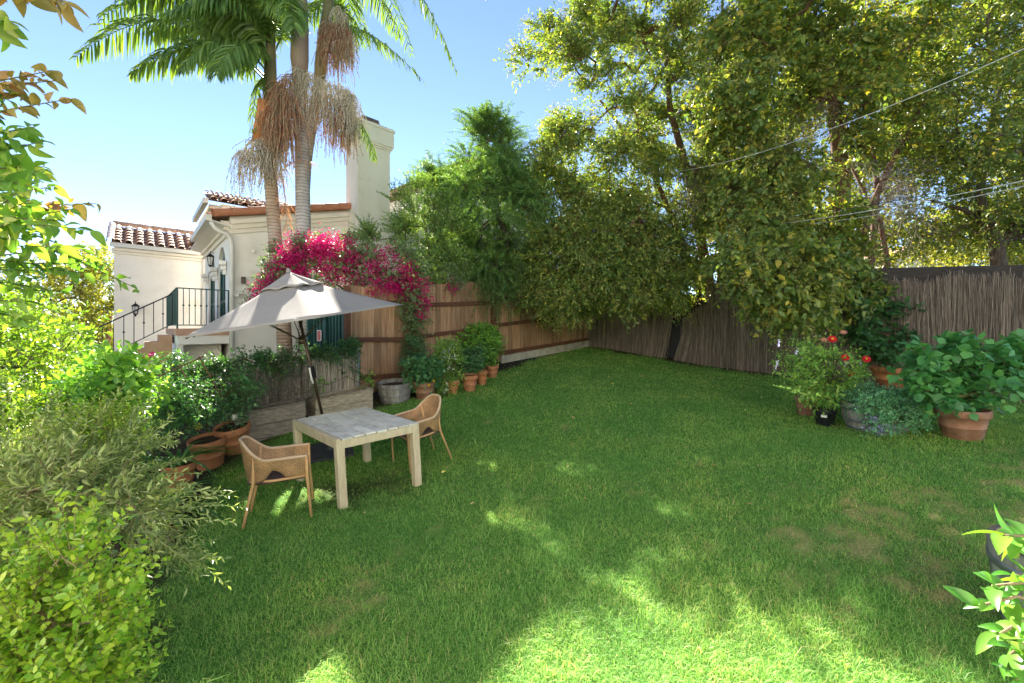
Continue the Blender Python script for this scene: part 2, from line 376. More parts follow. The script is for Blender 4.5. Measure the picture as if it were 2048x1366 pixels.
def wicker(name, c1, c2, c3):
    m, nt, add, ln = nodes(name)
    out = add('ShaderNodeOutputMaterial'); p = add('ShaderNodeBsdfPrincipled', inp={'Roughness': .55}); ln(p.outputs[0], out.inputs[0])
    uv = add('ShaderNodeUVMap'); b = add('ShaderNodeTexBrick', offset=.5, inp={'Color1': (*c1,1), 'Color2': (*c2,1), 'Mortar': (*c3,1), 'Scale': 1.0, 'Mortar Size': .0030, 'Mortar Smooth': .5, 'Brick Width': .034, 'Row Height': .0135})
    ln(uv.outputs[0], b.inputs['Vector']); n = add('ShaderNodeTexNoise', inp={'Scale': 7.0, 'Detail': 4.0})
    tc = add('ShaderNodeTexCoord'); ln(tc.outputs['Object'], n.inputs['Vector'])
    r = ramp(add, [(.65,.65,.65),(1.15,1.1,1.05)], [.3,.7]); ln(n.outputs['Fac'], r.inputs[0])
    mx = add('ShaderNodeMix', data_type='RGBA', blend_type='MULTIPLY'); mx.inputs[0].default_value = 1; ln(b.outputs['Color'], mx.inputs[6]); ln(r.outputs[0], mx.inputs[7]); ln(mx.outputs[2], p.inputs['Base Color'])
    bp = add('ShaderNodeBump', inp={'Strength': .7, 'Distance': .004}, invert=True); ln(b.outputs['Fac'], bp.inputs['Height']); ln(bp.outputs[0], p.inputs['Normal'])
    return m
M['wicker'] = wicker('tan_wicker', (.72,.47,.26), (.58,.36,.18), (.22,.11,.05))
M['wicker_seat'] = wicker('purple_brown_wicker', (.20,.13,.12), (.14,.09,.085), (.04,.025,.022))

# ------------------------------------------------------------ ground
def ground_mat(name, dark):
    m, nt, add, ln = nodes(name)
    out = add('ShaderNodeOutputMaterial'); p = add('ShaderNodeBsdfPrincipled', inp={'Roughness': .95, 'Specular IOR Level': .1}); ln(p.outputs[0], out.inputs[0])
    tc = add('ShaderNodeTexCoord'); n = add('ShaderNodeTexNoise', inp={'Scale': 9.0, 'Detail': 8.0, 'Roughness': .7}); ln(tc.outputs['Object'], n.inputs['Vector'])
    n2 = add('ShaderNodeTexNoise', inp={'Scale': 60.0, 'Detail': 5.0, 'Roughness': .7}); ln(tc.outputs['Object'], n2.inputs['Vector'])
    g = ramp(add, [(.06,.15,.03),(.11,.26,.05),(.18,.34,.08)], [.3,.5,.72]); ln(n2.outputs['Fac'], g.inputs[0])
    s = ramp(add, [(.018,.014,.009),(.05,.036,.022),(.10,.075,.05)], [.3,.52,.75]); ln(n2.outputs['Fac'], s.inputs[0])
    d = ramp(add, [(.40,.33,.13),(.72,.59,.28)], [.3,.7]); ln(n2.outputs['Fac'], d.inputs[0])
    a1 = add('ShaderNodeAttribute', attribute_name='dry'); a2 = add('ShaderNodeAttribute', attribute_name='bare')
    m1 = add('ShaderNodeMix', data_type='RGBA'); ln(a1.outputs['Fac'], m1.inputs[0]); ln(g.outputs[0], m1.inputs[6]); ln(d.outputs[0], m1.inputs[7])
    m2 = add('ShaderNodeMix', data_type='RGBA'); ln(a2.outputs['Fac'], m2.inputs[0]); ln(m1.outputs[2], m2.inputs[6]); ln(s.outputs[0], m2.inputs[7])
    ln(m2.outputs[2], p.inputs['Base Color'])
    b = add('ShaderNodeBump', inp={'Strength': .9, 'Distance': .03}); ln(n2.outputs['Fac'], b.inputs['Height']); ln(b.outputs[0], p.inputs['Normal'])
    return m
def fattr(me, name, vals):
    a = me.attributes.new(name, 'FLOAT', 'POINT'); a.data.foreach_set('value', np.ascontiguousarray(vals, np.float32))
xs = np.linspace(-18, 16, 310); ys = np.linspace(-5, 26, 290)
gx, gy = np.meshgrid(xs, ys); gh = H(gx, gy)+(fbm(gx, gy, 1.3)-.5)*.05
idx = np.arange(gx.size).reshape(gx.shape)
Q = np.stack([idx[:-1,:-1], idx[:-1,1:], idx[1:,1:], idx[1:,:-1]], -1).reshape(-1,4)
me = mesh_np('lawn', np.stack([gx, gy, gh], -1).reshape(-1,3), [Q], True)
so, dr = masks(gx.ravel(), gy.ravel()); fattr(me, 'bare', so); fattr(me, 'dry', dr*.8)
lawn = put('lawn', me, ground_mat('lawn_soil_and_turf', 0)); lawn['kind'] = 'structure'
mb = MB(); mb.add([(-3000,-3000,-1.2),(3000,-3000,-1.2),(3000,3000,-1.2),(-3000,3000,-1.2)], [(0,1,2,3)])
g_ = put('ground', mb.mesh('ground'), noise_mat('dry_ground', [(.08,.10,.04),(.14,.13,.07)], .5, .95)); g_['kind'] = 'structure'
# grass blades
def grass():
    rng = np.random.default_rng(5); X = []; Y = []; Wb = []
    for y0, y1, dens, wd in ((1.9,3.2,9000,.0030),(3.2,4.6,6500,.0036),(4.6,6.5,4200,.0046),(6.5,9.0,2500,.0062),(9.0,14.5,1500,.0085)):
        xa, xb = -1.25*y1-.4, 1.25*y1+.4; n = int((xb-xa)*(y1-y0)*dens)
        x = rng.uniform(xa, xb, n); y = rng.uniform(y0, y1, n)
        k = (np.abs(x) < 1.25*y+.4) & (x > np.interp(y, BED_Y, BED_X)-.25) & (fence_side(x, y) > .05)
        x = x[k]; y = y[k]; X.append(x); Y.append(y); Wb.append(np.full(len(x), wd))
    x = np.concatenate(X); y = np.concatenate(Y); w = np.concatenate(Wb)
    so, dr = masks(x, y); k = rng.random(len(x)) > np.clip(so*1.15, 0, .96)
    x, y, w, so, dr = x[k], y[k], w[k], so[k], dr[k]; n = len(x)
    tuft = fbm(x*1.0, y*1.0, 3.5)
    h = (.018+.034*rng.random(n)**1.6)*(.6+.9*tuft)*(1-.45*dr)*(1-.3*so); long_ = rng.random(n) < .05; h = np.where(long_, h*1.9, h); h = h*(.75+.5*fbm(x-20, y*1.0, 9.0))
    P = np.stack([x, y, H(x, y)+(fbm(x, y, 1.3)-.5)*.05-.004], -1); an = rng.random(n)*6.283
    S = np.stack([np.cos(an), np.sin(an), np.zeros(n)], -1); ln_ = np.stack([-np.sin(an), np.cos(an), np.zeros(n)], -1)
    bend = .35+(rng.random((n,1))**.8)*1.4+dr[:,None]*.5; hh = h[:,None]; w = w[:,None]*(.7+.6*rng.random((n,1)))
    up = A(0,0,1)
    V = np.stack([P-S*w/2, P+S*w/2, P+up*hh*.55+ln_*bend*hh*.28+S*w*.42, P+up*hh*.55+ln_*bend*hh*.28-S*w*.42, P+up*hh*(1-.25*bend.clip(0,1.4))+ln_*bend*hh*.85], 1)
    b = np.arange(n)[:,None]*5
    me = mesh_np('grass', V.reshape(-1,3), [b+np.array([0,1,2,3]), b+np.array([3,2,4])])
    pd = np.where(rng.random(n) < dr*.75+.07, .55+.45*rng.random(n), 0)
    fattr(me, 'dry', np.repeat(pd, 5))
    m, nt, add, ln = nodes('grass_blade')
    out = add('ShaderNodeOutputMaterial'); p = add('ShaderNodeBsdfPrincipled', inp={'Roughness': .5, 'Specular IOR Level': .35})
    g = add('ShaderNodeNewGeometry'); r = ramp(add, [(.20,.42,.085),(.27,.53,.12),(.35,.60,.15),(.48,.64,.24)]); ln(g.outputs['Random Per Island'], r.inputs[0])
    r2 = ramp(add, [(.66,.54,.25),(.80,.66,.36),(.55,.42,.20)]); ln(g.outputs['Random Per Island'], r2.inputs[0])
    a1 = add('ShaderNodeAttribute', attribute_name='dry'); mx = add('ShaderNodeMix', data_type='RGBA'); ln(a1.outputs['Fac'], mx.inputs[0]); ln(r.outputs[0], mx.inputs[6]); ln(r2.outputs[0], mx.inputs[7])
    tc = add('ShaderNodeTexCoord'); nz = add('ShaderNodeTexNoise', inp={'Scale': 1.1, 'Detail': 4.0}); ln(tc.outputs['Object'], nz.inputs['Vector'])
    rv = ramp(add, [(.70,.84,.80),(1.0,1.0,1.0),(1.35,1.15,1.15)], [.32,.5,.68]); ln(nz.outputs['Fac'], rv.inputs[0])
    mm = add('ShaderNodeMix', data_type='RGBA', blend_type='MULTIPLY'); mm.inputs[0].default_value = 1; ln(mx.outputs[2], mm.inputs[6]); ln(rv.outputs[0], mm.inputs[7])
    ln(mm.outputs[2], p.inputs['Base Color']); t = add('ShaderNodeBsdfTranslucent'); vm = add('ShaderNodeVectorMath', operation='MULTIPLY'); vm.inputs[1].default_value = (1.3,1.25,.7)
    ln(mm.outputs[2], vm.inputs[0]); ln(vm.outputs[0], t.inputs[0]); ms = add('ShaderNodeMixShader'); ms.inputs[0].default_value = .48
    ln(p.outputs[0], ms.inputs[1]); ln(t.outputs[0], ms.inputs[2]); ln(ms.outputs[0], out.inputs[0])
    o = put('grass', me, m); o['kind'] = 'stuff'; o['label'] = 'short green lawn grass with dry straw coloured patches'; o['category'] = 'grass'
grass()
def litter():
    rng = np.random.default_rng(9); x = rng.uniform(-2.5, 6.5, 420); y = rng.uniform(2.4, 13.5, 420)
    k = (np.abs(x) < 1.2*y) & (x > np.interp(y, BED_Y, BED_X)) & (fence_side(x, y) > .1) & (rng.random(420) < .15+.85*smooth(7, 11, y)); x = x[k]; y = y[k]; n = len(x)
    P = np.stack([x, y, H(x, y)+.035], -1); D = rdir(rng, n); D[:,2] *= .15
    V, Fc = leaves_mesh(P, D, nrm(A(0,0,1)+rng.normal(size=(n,3))*.3), .035+.04*rng.random(n), .018+.014*rng.random(n), .25, -.2, True)
    o = put('fallen_leaves', mesh_np('fallen_leaves', V, [Fc]), leaf_mat('dry_leaf', [(.42,.33,.10),(.30,.20,.08),(.20,.10,.05),(.45,.40,.22)], tr=.15)); o['kind'] = 'stuff'
    o['label'] = 'small yellow and brown fallen leaves scattered on the lawn'; o['category'] = 'leaves'
litter()

# ------------------------------------------------------------ house
U = nrm(A(.676,.737,0)); Vv = nrm(A(-.643,.766,0)); C0 = A(-7.41,11.83,0); Z = A(0,0,1)
def hp(u, v, z): return C0+U*u+Vv*v+Z*z
house = thing('house', 'cream stucco house with red tiled roofs, tall chimney and green balcony', 'house', (-9,14,0))
HB = -1.0
def barrel_roof(mb, O, e, s, Le, Ls, n, m, r=None, dish=True):
    """rows of barrel tiles: O eave corner, e along the eave, s up the slope"""
    e = nrm(e); s = nrm(s); up = np.cross(e, s); up = up if up[2] > 0 else -up
    pitch = Le/n; r = r or pitch*.36; row = Ls/m
    mb.add([O-up*.02, O+e*Le-up*.02, O+e*Le+s*Ls-up*.02, O+s*Ls-up*.02], [(0,1,2,3)])
    an = np.linspace(0, np.pi, 7)
    for i in range(n):
        for j in range(m):
            c = O+e*(i+.5)*pitch+s*j*row; P = []
            for q, rr, lf in ((-.04, r, .055), (row*1.02, r*.82, .012)):
                P.append(c+s*q+np.cos(an)[:,None]*rr*e+(np.sin(an)[:,None]*rr*.85+lf)*up)
            mb.grid(np.array(P))
            k = len(an); mb.add(np.concatenate([P[0], P[0]*1+up*-.022-0*s]), [(a, a+1, a+1+k, a+k) for a in range(k-1)])
            if dish and i < n-1:
                c2 = O+e*(i+1)*pitch+s*j*row; a2 = np.linspace(np.pi, 2*np.pi, 5); P2 = []
                for q, lf in ((-.03,.085),(row*1.0,.05)):
                    P2.append(c2+s*q+np.cos(a2)[:,None]*pitch*.3*e+(np.sin(a2)[:,None]*pitch*.2+lf)*up)
                mb.grid(np.array(P2))
def trim_tiles(mb, a, b, n, r):
    a = np.asarray(a, float); b = np.asarray(b, float); t = nrm(b-a); sd = nrm(np.cross(t, Z)); up = np.cross(sd, t); L = np.linalg.norm(b-a)/n; an = np.linspace(-.9, np.pi+.6, 10)
    for i in range(n):
        P = [a+t*(i*L+q)+np.cos(an)[:,None]*rr*sd+np.sin(an)[:,None]*rr*up for q, rr in ((-.02, r),(L*1.03, r*.86))]
        mb.grid(np.array(P))
# walls
mb = MB()
ru = lambda u: 4.93+.245*u
gab = [(0,HB),(0,ru(0)),(4.4,ru(4.4)),(7.5,ru(4.4)-.4),(7.5,HB)]
mb.prism([hp(u,0,z) for u, z in gab], Vv*.25)
part('wall', mb, M['stucco'], house)
# arched facade on the left end (u = 0, running along v)
def arch_pts(v0, v1, zs, n=14):
    c = (v0+v1)/2; r = (v1-v0)/2
    return [(c-r*math.cos(math.pi*i/n), zs+r*math.sin(math.pi*i/n)) for i in range(n+1)]
FZ = 1.97
ol = [(.25,FZ)]+[(.8,FZ)]+arch_pts(.8,2.2,3.62)+[(2.2,FZ),(2.95,FZ)]+arch_pts(2.95,4.4,3.62)+[(4.4,FZ),(5.5,FZ),(5.5,4.93),(.25,4.93)]
mb = MB(); mb.prism([hp(0,v,z) for v, z in ol], U*.3)
mb.prism([hp(0,.25,HB),hp(0,5.5,HB),hp(0,5.5,FZ-.002),hp(0,.25,FZ-.002)], U*.3)
part('wall', mb, M['white'], house, 'white arcade wall')
for v0, v1 in ((.8,2.2),(2.95,4.4)):
    mb = MB(); mb.prism([hp(.10,v0-.02,FZ)]+[hp(.10,v,z) for v, z in arch_pts(v0-.02,v1+.02,3.62)]+[hp(.10,v1+.02,FZ)], U*.05)
    d_ = part('arched_door', mb, M['door_green'], house)
    fr = MB(); c = (v0+v1)/2
    for vv in (v0+.06, c-.03, c+.03, v1-.06): fr.beam(hp(.075,vv,FZ+.02), hp(.075,vv,3.64 if abs(vv-c) > .1 else 4.2), .05, .05, up=U)
    for zz in (FZ+.12, 2.75, 3.62): fr.beam(hp(.073,v0+.04,zz), hp(.073,v1-.04,zz), .05, .07, up=Z)
    part('door_frame', fr, M['green_metal'], d_)
for v in (.62,2.38,2.77,4.58):
    mb = MB()
    for k_, (w_, z_) in enumerate(((.16,3.5),(.22,3.62),(.28,3.75))): mb.box(hp(-.05-.03*k_,v,z_), U, Vv, Z, .04+.02*k_, w_/2+.0, .055)
    part('capital_molding', mb, M['white'], house)
# cornices
mb = MB()
for k_, (o_, z_) in enumerate(((.05,-.42),(.11,-.30),(.18,-.18))):
    mb.beam(hp(-.02,-o_/2,ru(0)+z_), hp(3.42,-o_/2,ru(3.42)+z_), o_, .12)
    mb.beam(hp(-o_/2,.02,4.93+z_-.02), hp(-o_/2,5.5,4.93+z_-.02), o_*1.4, .12)
part('cornice', mb, M['cream'], house)
mb = MB(); trim_tiles(mb, hp(-.40,-.22,ru(-.40)+.06), hp(3.35,-.22,ru(3.35)+.06), 9, .125)
part('rake_tile', mb, M['tile_edge'], house)
mb = MB(); barrel_roof(mb, hp(-.45,5.6,ru(-.45)), -Vv, nrm(U+Z*.245), 5.7, 4.0, 19, 9); part('roof', mb, M['tile'], house)
mb = MB(); mb.beam(hp(-.50,-.15,4.78), hp(-.50,3.6,4.78), .14, .16); part('gutter', mb, M['gutter'], house)
mb = MB(); mb.prism([hp(-.43,-.1,4.70),hp(-.43,5.5,4.70),hp(0,5.5,4.62),hp(0,-.1,4.62)], Z*.05); part('soffit', mb, M['gutter'], house)
mb = MB(); mb.tube([hp(-.45,-.16,4.68),hp(-.36,-.16,4.52),hp(-.1,-.14,4.42),hp(.0,-.12,4.30),hp(.02,-.11,4.1),hp(.02,-.11,0)], .055, 10); part('downpipe', mb, M['gutter'], house)
# upper hipped volume behind
z2 = 5.75
mb = MB()
q = [hp(.15,2.6,4.9),hp(3.6,2.6,4.9),hp(3.6,2.6,z2),hp(.15,2.6,z2)]; mb.prism(q, Vv*3.2); part('wall', mb, M['cream'], house)
mb = MB()
for k_, (o_, z_) in enumerate(((.10,-.30),(.22,-.18),(.34,-.06))):
    mb.beam(hp(.1,2.6-o_/2,z2+z_), hp(3.4,2.6-o_/2,z2+z_), o_, .115); mb.beam(hp(.15-o_/2,2.55,z2+z_), hp(.15-o_/2,5.6,z2+z_), o_, .115)
part('cornice', mb, M['cream'], house)
mb = MB(); barrel_roof(mb, hp(-.25,2.2,z2+.04), U, nrm(Vv+Z*.42), 3.6, 1.5, 13, 4); part('roof', mb, M['tile'], house)
mb = MB(); mb.beam(hp(-.32,2.15,z2), hp(-.32,5.4,z2), .13, .15); part('gutter', mb, M['gutter'], house)
mb = MB(); trim_tiles(mb, hp(1.9,4.2,z2+.85), hp(3.9,4.2,z2+.62), 5, .12); mb.prism([hp(2.0,4.2,z2),hp(4.2,4.2,z2),hp(3.9,4.2,z2+.6),hp(2.0,4.2,z2+.8)], Vv*.3); part('rake_tile', mb, M['tile'], house)
# left wing
E0 = A(-13.6,15.3,0); E1 = E0+U*2.72
def wp(u, v, z): return E0+U*u+Vv*v+Z*z
mb = MB(); mb.prism([wp(.05,.12,HB),wp(2.75,.12,HB),wp(2.75,.12,4.8),wp(.05,.12,4.8)], Vv*3.0); part('wall', mb, M['stucco'], house)
mb = MB(); barrel_roof(mb, wp(-.02,-.02,4.9), U, nrm(Vv+Z*.46), 2.72, 2.1, 9, 6); part('roof', mb, M['tile'], house)
mb = MB(); trim_tiles(mb, wp(-.04,-.0,4.95), wp(-.04,2.0,5.86), 6, .12); trim_tiles(mb, wp(0,2.05,5.9), wp(2.7,2.05,5.9), 7, .12); part('ridge_tile', mb, M['tile'], house)
mb = MB(); mb.beam(wp(-.05,-.06,4.82), wp(2.75,-.06,4.82), .13, .14); part('gutter', mb, M['gutter'], house)
mb = MB()
for o_, z_ in ((.12,4.68),(.07,4.58)): mb.beam(wp(.0,.12-o_/2,z_), wp(2.75,.12-o_/2,z_), o_, .09)
part('cornice', mb, M['cream'], house)
mb = MB(); mb.tube([wp(2.66,-.05,4.76),wp(2.66,-.05,4.45),wp(2.64,.05,4.3),wp(2.64,.05,2.0)], .05, 8); part('downpipe', mb, M['gutter'], house)
# lanterns
def lantern(c, out):
    mb = MB(); c = np.asarray(c, float); out = nrm(out); sd = np.cross(out, Z)
    mb.lathe(c, [(0,.27),(.012,.26),(.012,.20),(.03,.19),(.12,.11),(.125,.09),(.10,.085)], 6)
    mb.lathe(c, [(.06,-.16),(.065,-.18),(.03,-.21),(.012,-.27),(0,-.28)], 6)
    for k in range(6):
        a = k/6*2*math.pi; d = A(math.cos(a), math.sin(a), 0); mb.beam(c+d*.098+Z*.09, c+d*.062-Z*.17, .013, .013)
    mb.box(c-out*.17, out, sd, Z, .012, .04, .11); mb.tube([c-out*.16+Z*.03, c-out*.12+Z*.20, c-out*.03+Z*.26, c+Z*.24], .011, 6)
    o = part('wall_lantern', mb, M['black_metal'], house)
    g = MB(); g.lathe(c, [(.09,.085),(.055,-.165)], 6); part('lantern_glass', g, M['lamp_glass'], o)
lantern(W(271,618,15.6)-Vv*.03, -Vv); lantern(W(421,520,14.2)+A(0,0,0), -U+.2*-Vv)
# chimney
cc = A(-4.67,13.6,0)
def cp(u, v, z): return cc+U*u+Vv*v+Z*z
mb = MB(); mb.prism([cp(0,0,HB),cp(1.12,0,HB),cp(1.12,0,7.75),cp(0,0,7.75)], Vv*.96); ch = part('chimney', mb, M['chim'], house)
mb = MB()
for o_, z0, z1 in ((.03,7.62,7.68),(.07,7.68,7.74),(.10,7.74,8.22),(.13,8.22,8.29),(.10,8.29,8.33)):
    mb.prism([cp(-o_,-o_,z0),cp(1.12+o_,-o_,z0),cp(1.12+o_,-o_,z1-.002),cp(-o_,-o_,z1-.002)], Vv*(.96+2*o_))
part('chimney_cap', mb, M['chim'], ch)
mb = MB(); b_ = [(.2,.2),(.9,.2),(.9,.75),(.2,.75)]; bot = [cp(u,v,8.33) for u, v in b_]; top = [cp(.55+(u-.55)*.82,.48+(v-.48)*.82,8.62) for u, v in b_]
mb.add(bot+top, [(0,1,5,4),(1,2,6,5),(2,3,7,6),(3,0,4,7),(4,5,6,7)]); part('flue', mb, M['flue'], ch)
# balcony
B0 = A(-8.18,11.0,0)
def bp(u, v, z): return B0+U*u+Vv*v+Z*z
mb = MB(); mb.prism([bp(.0,0,1.58),bp(1.13,0,1.58),bp(1.13,0,1.80),bp(0,0,1.80)], Vv*4.6); bal = part('balcony', mb, M['white'], house)
mb = MB(); mb.prism([bp(-.03,-.03,1.802),bp(1.13,-.03,1.802),bp(1.13,-.03,1.97),bp(-.03,-.03,1.97)], Vv*4.6); part('terracotta_edge', mb, M['terra_slab'], bal)
mb = MB(); mb.prism([bp(.08,.55,HB),bp(1.0,.55,HB),bp(1.0,.55,1.577),bp(.08,.55,1.577)], Vv*3.6); mb.prism([bp(.0,.03,HB),bp(.12,.03,HB),bp(.12,.03,1.577),bp(0,.03,1.577)], Vv*.5); part('balcony_wall', mb, M['stucco'], house)
def railing(mb, a, b, n, h, knob=True):
    a = np.asarray(a, float); b = np.asarray(b, float)
    mb.beam(a+Z*h, b+Z*h, .05, .025); mb.beam(a+Z*.09, b+Z*.09, .035, .025)
    for i in range(n+1):
        p = a+(b-a)*i/n; mb.beam(p+Z*(.0 if i in (0,n) else .09), p+Z*h, .032 if i in (0,n) else .016, .032 if i in (0,n) else .016, up=U)
        if knob and 0 < i < n: mb.lathe(p+Z*(h*.58), [(0,-.03),(.022,-.015),(.026,0),(.022,.015),(0,.03)], 6)
mb = MB(); railing(mb, bp(0,.02,1.97), bp(1.1,.02,1.97), 9, 1.0); railing(mb, bp(0,.05,1.97), bp(0,4.5,1.97), 30, 1.0, False)
mb.prism([bp(.01,.1,2.05),bp(.01,4.4,2.05),bp(.01,4.4,2.6),bp(.01,.1,2.6)], U*.004)
part('railing', mb, M['green_metal'], bal)
# stairs down to the left
mb = MB(); sr = MB(); S0 = bp(-.05,1.0,0)
for i in range(9):
    p = S0-U*(.28*(i+.5)); mb.box(p+Vv*.5+Z*((1.8-.17*i+HB)/2), U, Vv, Z, .139, .5, (1.8-.17*i-HB)/2)
st = part('stair', mb, M['terra_slab'], house)
a = S0+Z*1.97; b = S0-U*2.5+Z*(1.97-1.52)
sr.beam(a+Z*.9, b+Z*.9, .045, .03); sr.beam(a+Z*.12, b+Z*.12, .03, .02)
for i in range(14):
    p = a+(b-a)*i/13; sr.beam(p+Z*.1, p+Z*.9, .016, .016, up=U)
    if i % 2: sr.lathe(p+Z*.5, [(0,-.03),(.022,-.015),(.026,0),(.022,.015),(0,.03)], 6)
part('stair_railing', sr, M['black_metal'], st)
# flood lights, small box
mb = MB(); c = hp(.28,-.12,2.93)
for s_ in (-1,1): mb.lathe(c+U*.12*s_-Z*.05, [(0,-.1),(.035,-.09),(.06,.07),(.055,.07),(0,.05)], 12, ax=U, ay=Z, az=nrm(-Vv-Z*.4+U*.6*s_))
mb.box(c+Vv*.0, U, Vv, Z, .14, .03, .04); part('flood_light', mb, M['gutter'], house)
mb = MB(); mb.box(c+Z*.33+U*.02+Vv*.05, U, Vv, Z, .05, .05, .09); part('meter_box', mb, M['flue'], house)
mb = MB(); mb.lathe(hp(.55,-.05,4.05), [(0,.05),(.04,.045),(.045,0),(0,0)], 10, ax=U, ay=Z, az=-Vv); part('camera_dome', mb, M['white'], house)
# gabled part behind the trees
g1, g2, g3 = W(760,400,17.6), W(932,326,19), W(1085,352,20.4)
dn = lambda p, z: A(p[0], p[1], z)
mb = MB(); mb.prism([dn(g1,HB), g1-Z*.3, g2-Z*.3, g3-Z*.3, dn(g3,HB)], A(.2,3,0)); part('wall', mb, M['stucco'], house)
for a_, b_, nn in ((g1, g2, 14), (g3, g2, 13)):
    mb = MB(); trim_tiles(mb, a_-A(0,.2,0), b_-A(0,.2,0), nn, .13); mb.prism([a_-A(0,.3,.05), b_-A(0,.3,.05), b_-A(0,.3,.28), a_-A(0,.3,.28)], A(.2,3.2,0)); part('rake_tile', mb, M['tile'], house)
mb = MB(); t_ = nrm(g3-g1); t_ = nrm(A(t_[0],t_[1],0)); n_ = A(t_[1],-t_[0],0)
wc = W(930,460,18.9); mb.box(wc+n_*.12, t_, n_, Z, .62, .03, 1.05); wn = part('window', mb, M['door_green'], house)
mb = MB(); pc = W(895,470,17.6); railing(mb, pc-t_*.9-Z*.4, pc+t_*.9-Z*.4, 10, .95, False); mb.box(pc+A(0,.5,-.5), t_, n_, Z, 1.0, .6, .06); part('railing', mb, M['black_metal'], house)
# pale house glimpsed over the reed fence
mb = MB(); o_ = W(1850,535,24); dh = thing('distant_house', 'pale distant house glimpsed over the reed fence between the trees', 'house', (o_[0],o_[1],0))
mb.box(A(o_[0],o_[1]+2,2.3), (1,0,0),(0,1,0), Z, 2.2, 2, 3.4); part('wall', mb, M['white'], dh)
mb = MB(); mb.prism([A(o_[0]-2.4,o_[1]-.2,5.7),A(o_[0]+2.4,o_[1]-.2,5.7),A(o_[0],o_[1]-.2,6.6)], A(0,4.4,0)); part('roof', mb, M['tile'], dh)

# ------------------------------------------------------------ fences
BF = A(.719,.695,0); BF = nrm(BF); BN = A(BF[1],-BF[0],0)   # BN faces the lawn
def fpt(px):
    r = (px-HX)/F; d = (-3.136-1.0343*8.5)/(r-1.0343); return A(r*d, d, 0)
bf = thing('board_fence', 'tall cedar board fence with dark rails stepping up the lawn', 'fence', (*fpt(840)[:2], .9))
bays = [(fpt(692), fpt(828), (2.80,2.84), ((2.50,2.50),(1.77,1.75),(1.03,1.02)), (.72,.70)),
        (fpt(828), fpt(985), (2.89,3.156), ((2.47,2.61),(1.80,2.0),(1.12,1.34)), (.80,1.0)),
        (fpt(985), A(2.52,13.97,0), (3.156,3.52), ((2.69,3.07),(2.05,2.43),(1.34,1.67)), (1.12,1.46))]
rngf = np.random.default_rng(3)
for a, b, tp, rails, bt in bays:
    L = np.linalg.norm(b-a); n = int(L/.137); mb = MB()
    for i in range(n):
        t0, t1 = i/n, (i+1)/n; tc_ = (t0+t1)/2; g = .004+.004*rngf.random(); off = -BN*(.02+.004*rngf.random())
        p0 = a+(b-a)*t0+BF*g/2+off; p1 = a+(b-a)*t1-BF*g/2+off; zt = tp[0]+(tp[1]-tp[0])*tc_; zb = bt[0]+(bt[1]-bt[0])*tc_; dz = (tp[1]-tp[0])/n/2
        mb.prism([p0+Z*(zb+rngf.normal()*.012), p1+Z*(zb+rngf.normal()*.012), p1+Z*(zt+dz), p0+Z*(zt-dz)], -BN*.018)
    part('board_panel', mb, M['boards'], bf)
    for z0, z1 in rails:
        mb = MB(); mb.beam(a+BN*.022+Z*z0, b+BN*.022+Z*z1, .045, .09); part('rail', mb, M['rail'], bf, bevel=.004)
for p, zt in ((fpt(692),2.78),(fpt(828),2.86),(fpt(985),3.06),(A(2.45,13.9,0),3.4)):
    mb = MB(); mb.beam(p+BN*.052+Z*(gz(p[0],p[1])-.2), p+BN*.052+Z*zt, .10, .10, up=BF); part('post', mb, M['rail'], bf, bevel=.005)
M['edging'] = noise_mat('pale_concrete_edging', [(.26,.235,.19),(.38,.35,.29),(.46,.43,.36)], 5, .9, .3, stain=(6,(.12,.11,.09),.55))
a_, b_ = fpt(1000), A(2.47,13.93,0); mb = MB(); mb.beam(a_+BN*.05+Z*1.20, b_+BN*.05+Z*1.53, .05, .19); part('edging_strip', mb, M['edging'], bf, 'pale edging strip along the far base')
# reed fence
rf = thing('reed_fence', 'tall dark brown reed fence with a dark board along its top', 'fence', (*((FA+FB)/2), 1.0))
RT = nrm(A(*(FB-FA),0)); RN = A(RT[1],-RT[0],0); RN = RN if RN[1] < 0 else -RN; RL = float(np.linalg.norm(FB-FA))+1.2
def reeds(rng, ta, tb, ztop, layers, per, flare, rad=.0055, base_off=.0):
    P = []; Rr = []
    for ly in range(layers):
        n = int((tb-ta)*RL*per); t = ta+(tb-ta)*rng.random(n); p = A(FA[0],FA[1],0)+RT*(t*RL)[:,None]+RN*(.03+.035*ly+.012*rng.normal(size=(n,1))+base_off)
        zb = H(p[:,0], p[:,1]); zt = ztop(t)+rng.normal(size=n)*.05-(rng.random(n)<.06)*rng.random(n)*.5
        ln_ = rng.normal(size=n)*.045+flare(t)
        b = p+RT*ln_[:,None]+RN*(.05+.05*np.abs(rng.normal(size=(n,1)))); b[:,2] = zb-.03; tt = p.copy(); tt[:,2] = zt+.06*np.sin(t*41)+.04*np.sin(t*97+1); tt = tt+RT*(rng.normal(size=(n,1))*.045)
        m = p+RT*(ln_*.25)[:,None]+RN*.012; m[:,2] = zb*.45+zt*.55
        P.append(np.stack([b, m, tt], 1)); Rr.append(rad*(.6+.8*rng.random(n)))
    return tubes(np.concatenate(P), np.concatenate(Rr)[:,None]*A(1,1,.8), 4)
rr = np.random.default_rng(11)
V, Q = reeds(rr, .0, .262, lambda t: 3.22-.3*t, 3, 200, lambda t: -.30*smooth(.17,.262,t)); partnp('reed_panel', V, [Q], M['reed'], rf, 'greyish reed panel curling away at its edge')
V, Q = reeds(rr, .285, 1.0, lambda t: np.where(t < .345, 2.25+3*(t-.285)+.05, 3.22-.34*t), 3, 210, lambda t: -.20*smooth(.35,.285,t)); partnp('reed_panel', V, [Q], M['reed'], rf)
mb = MB(); p0 = A(*FA,0)-RN*.06; 
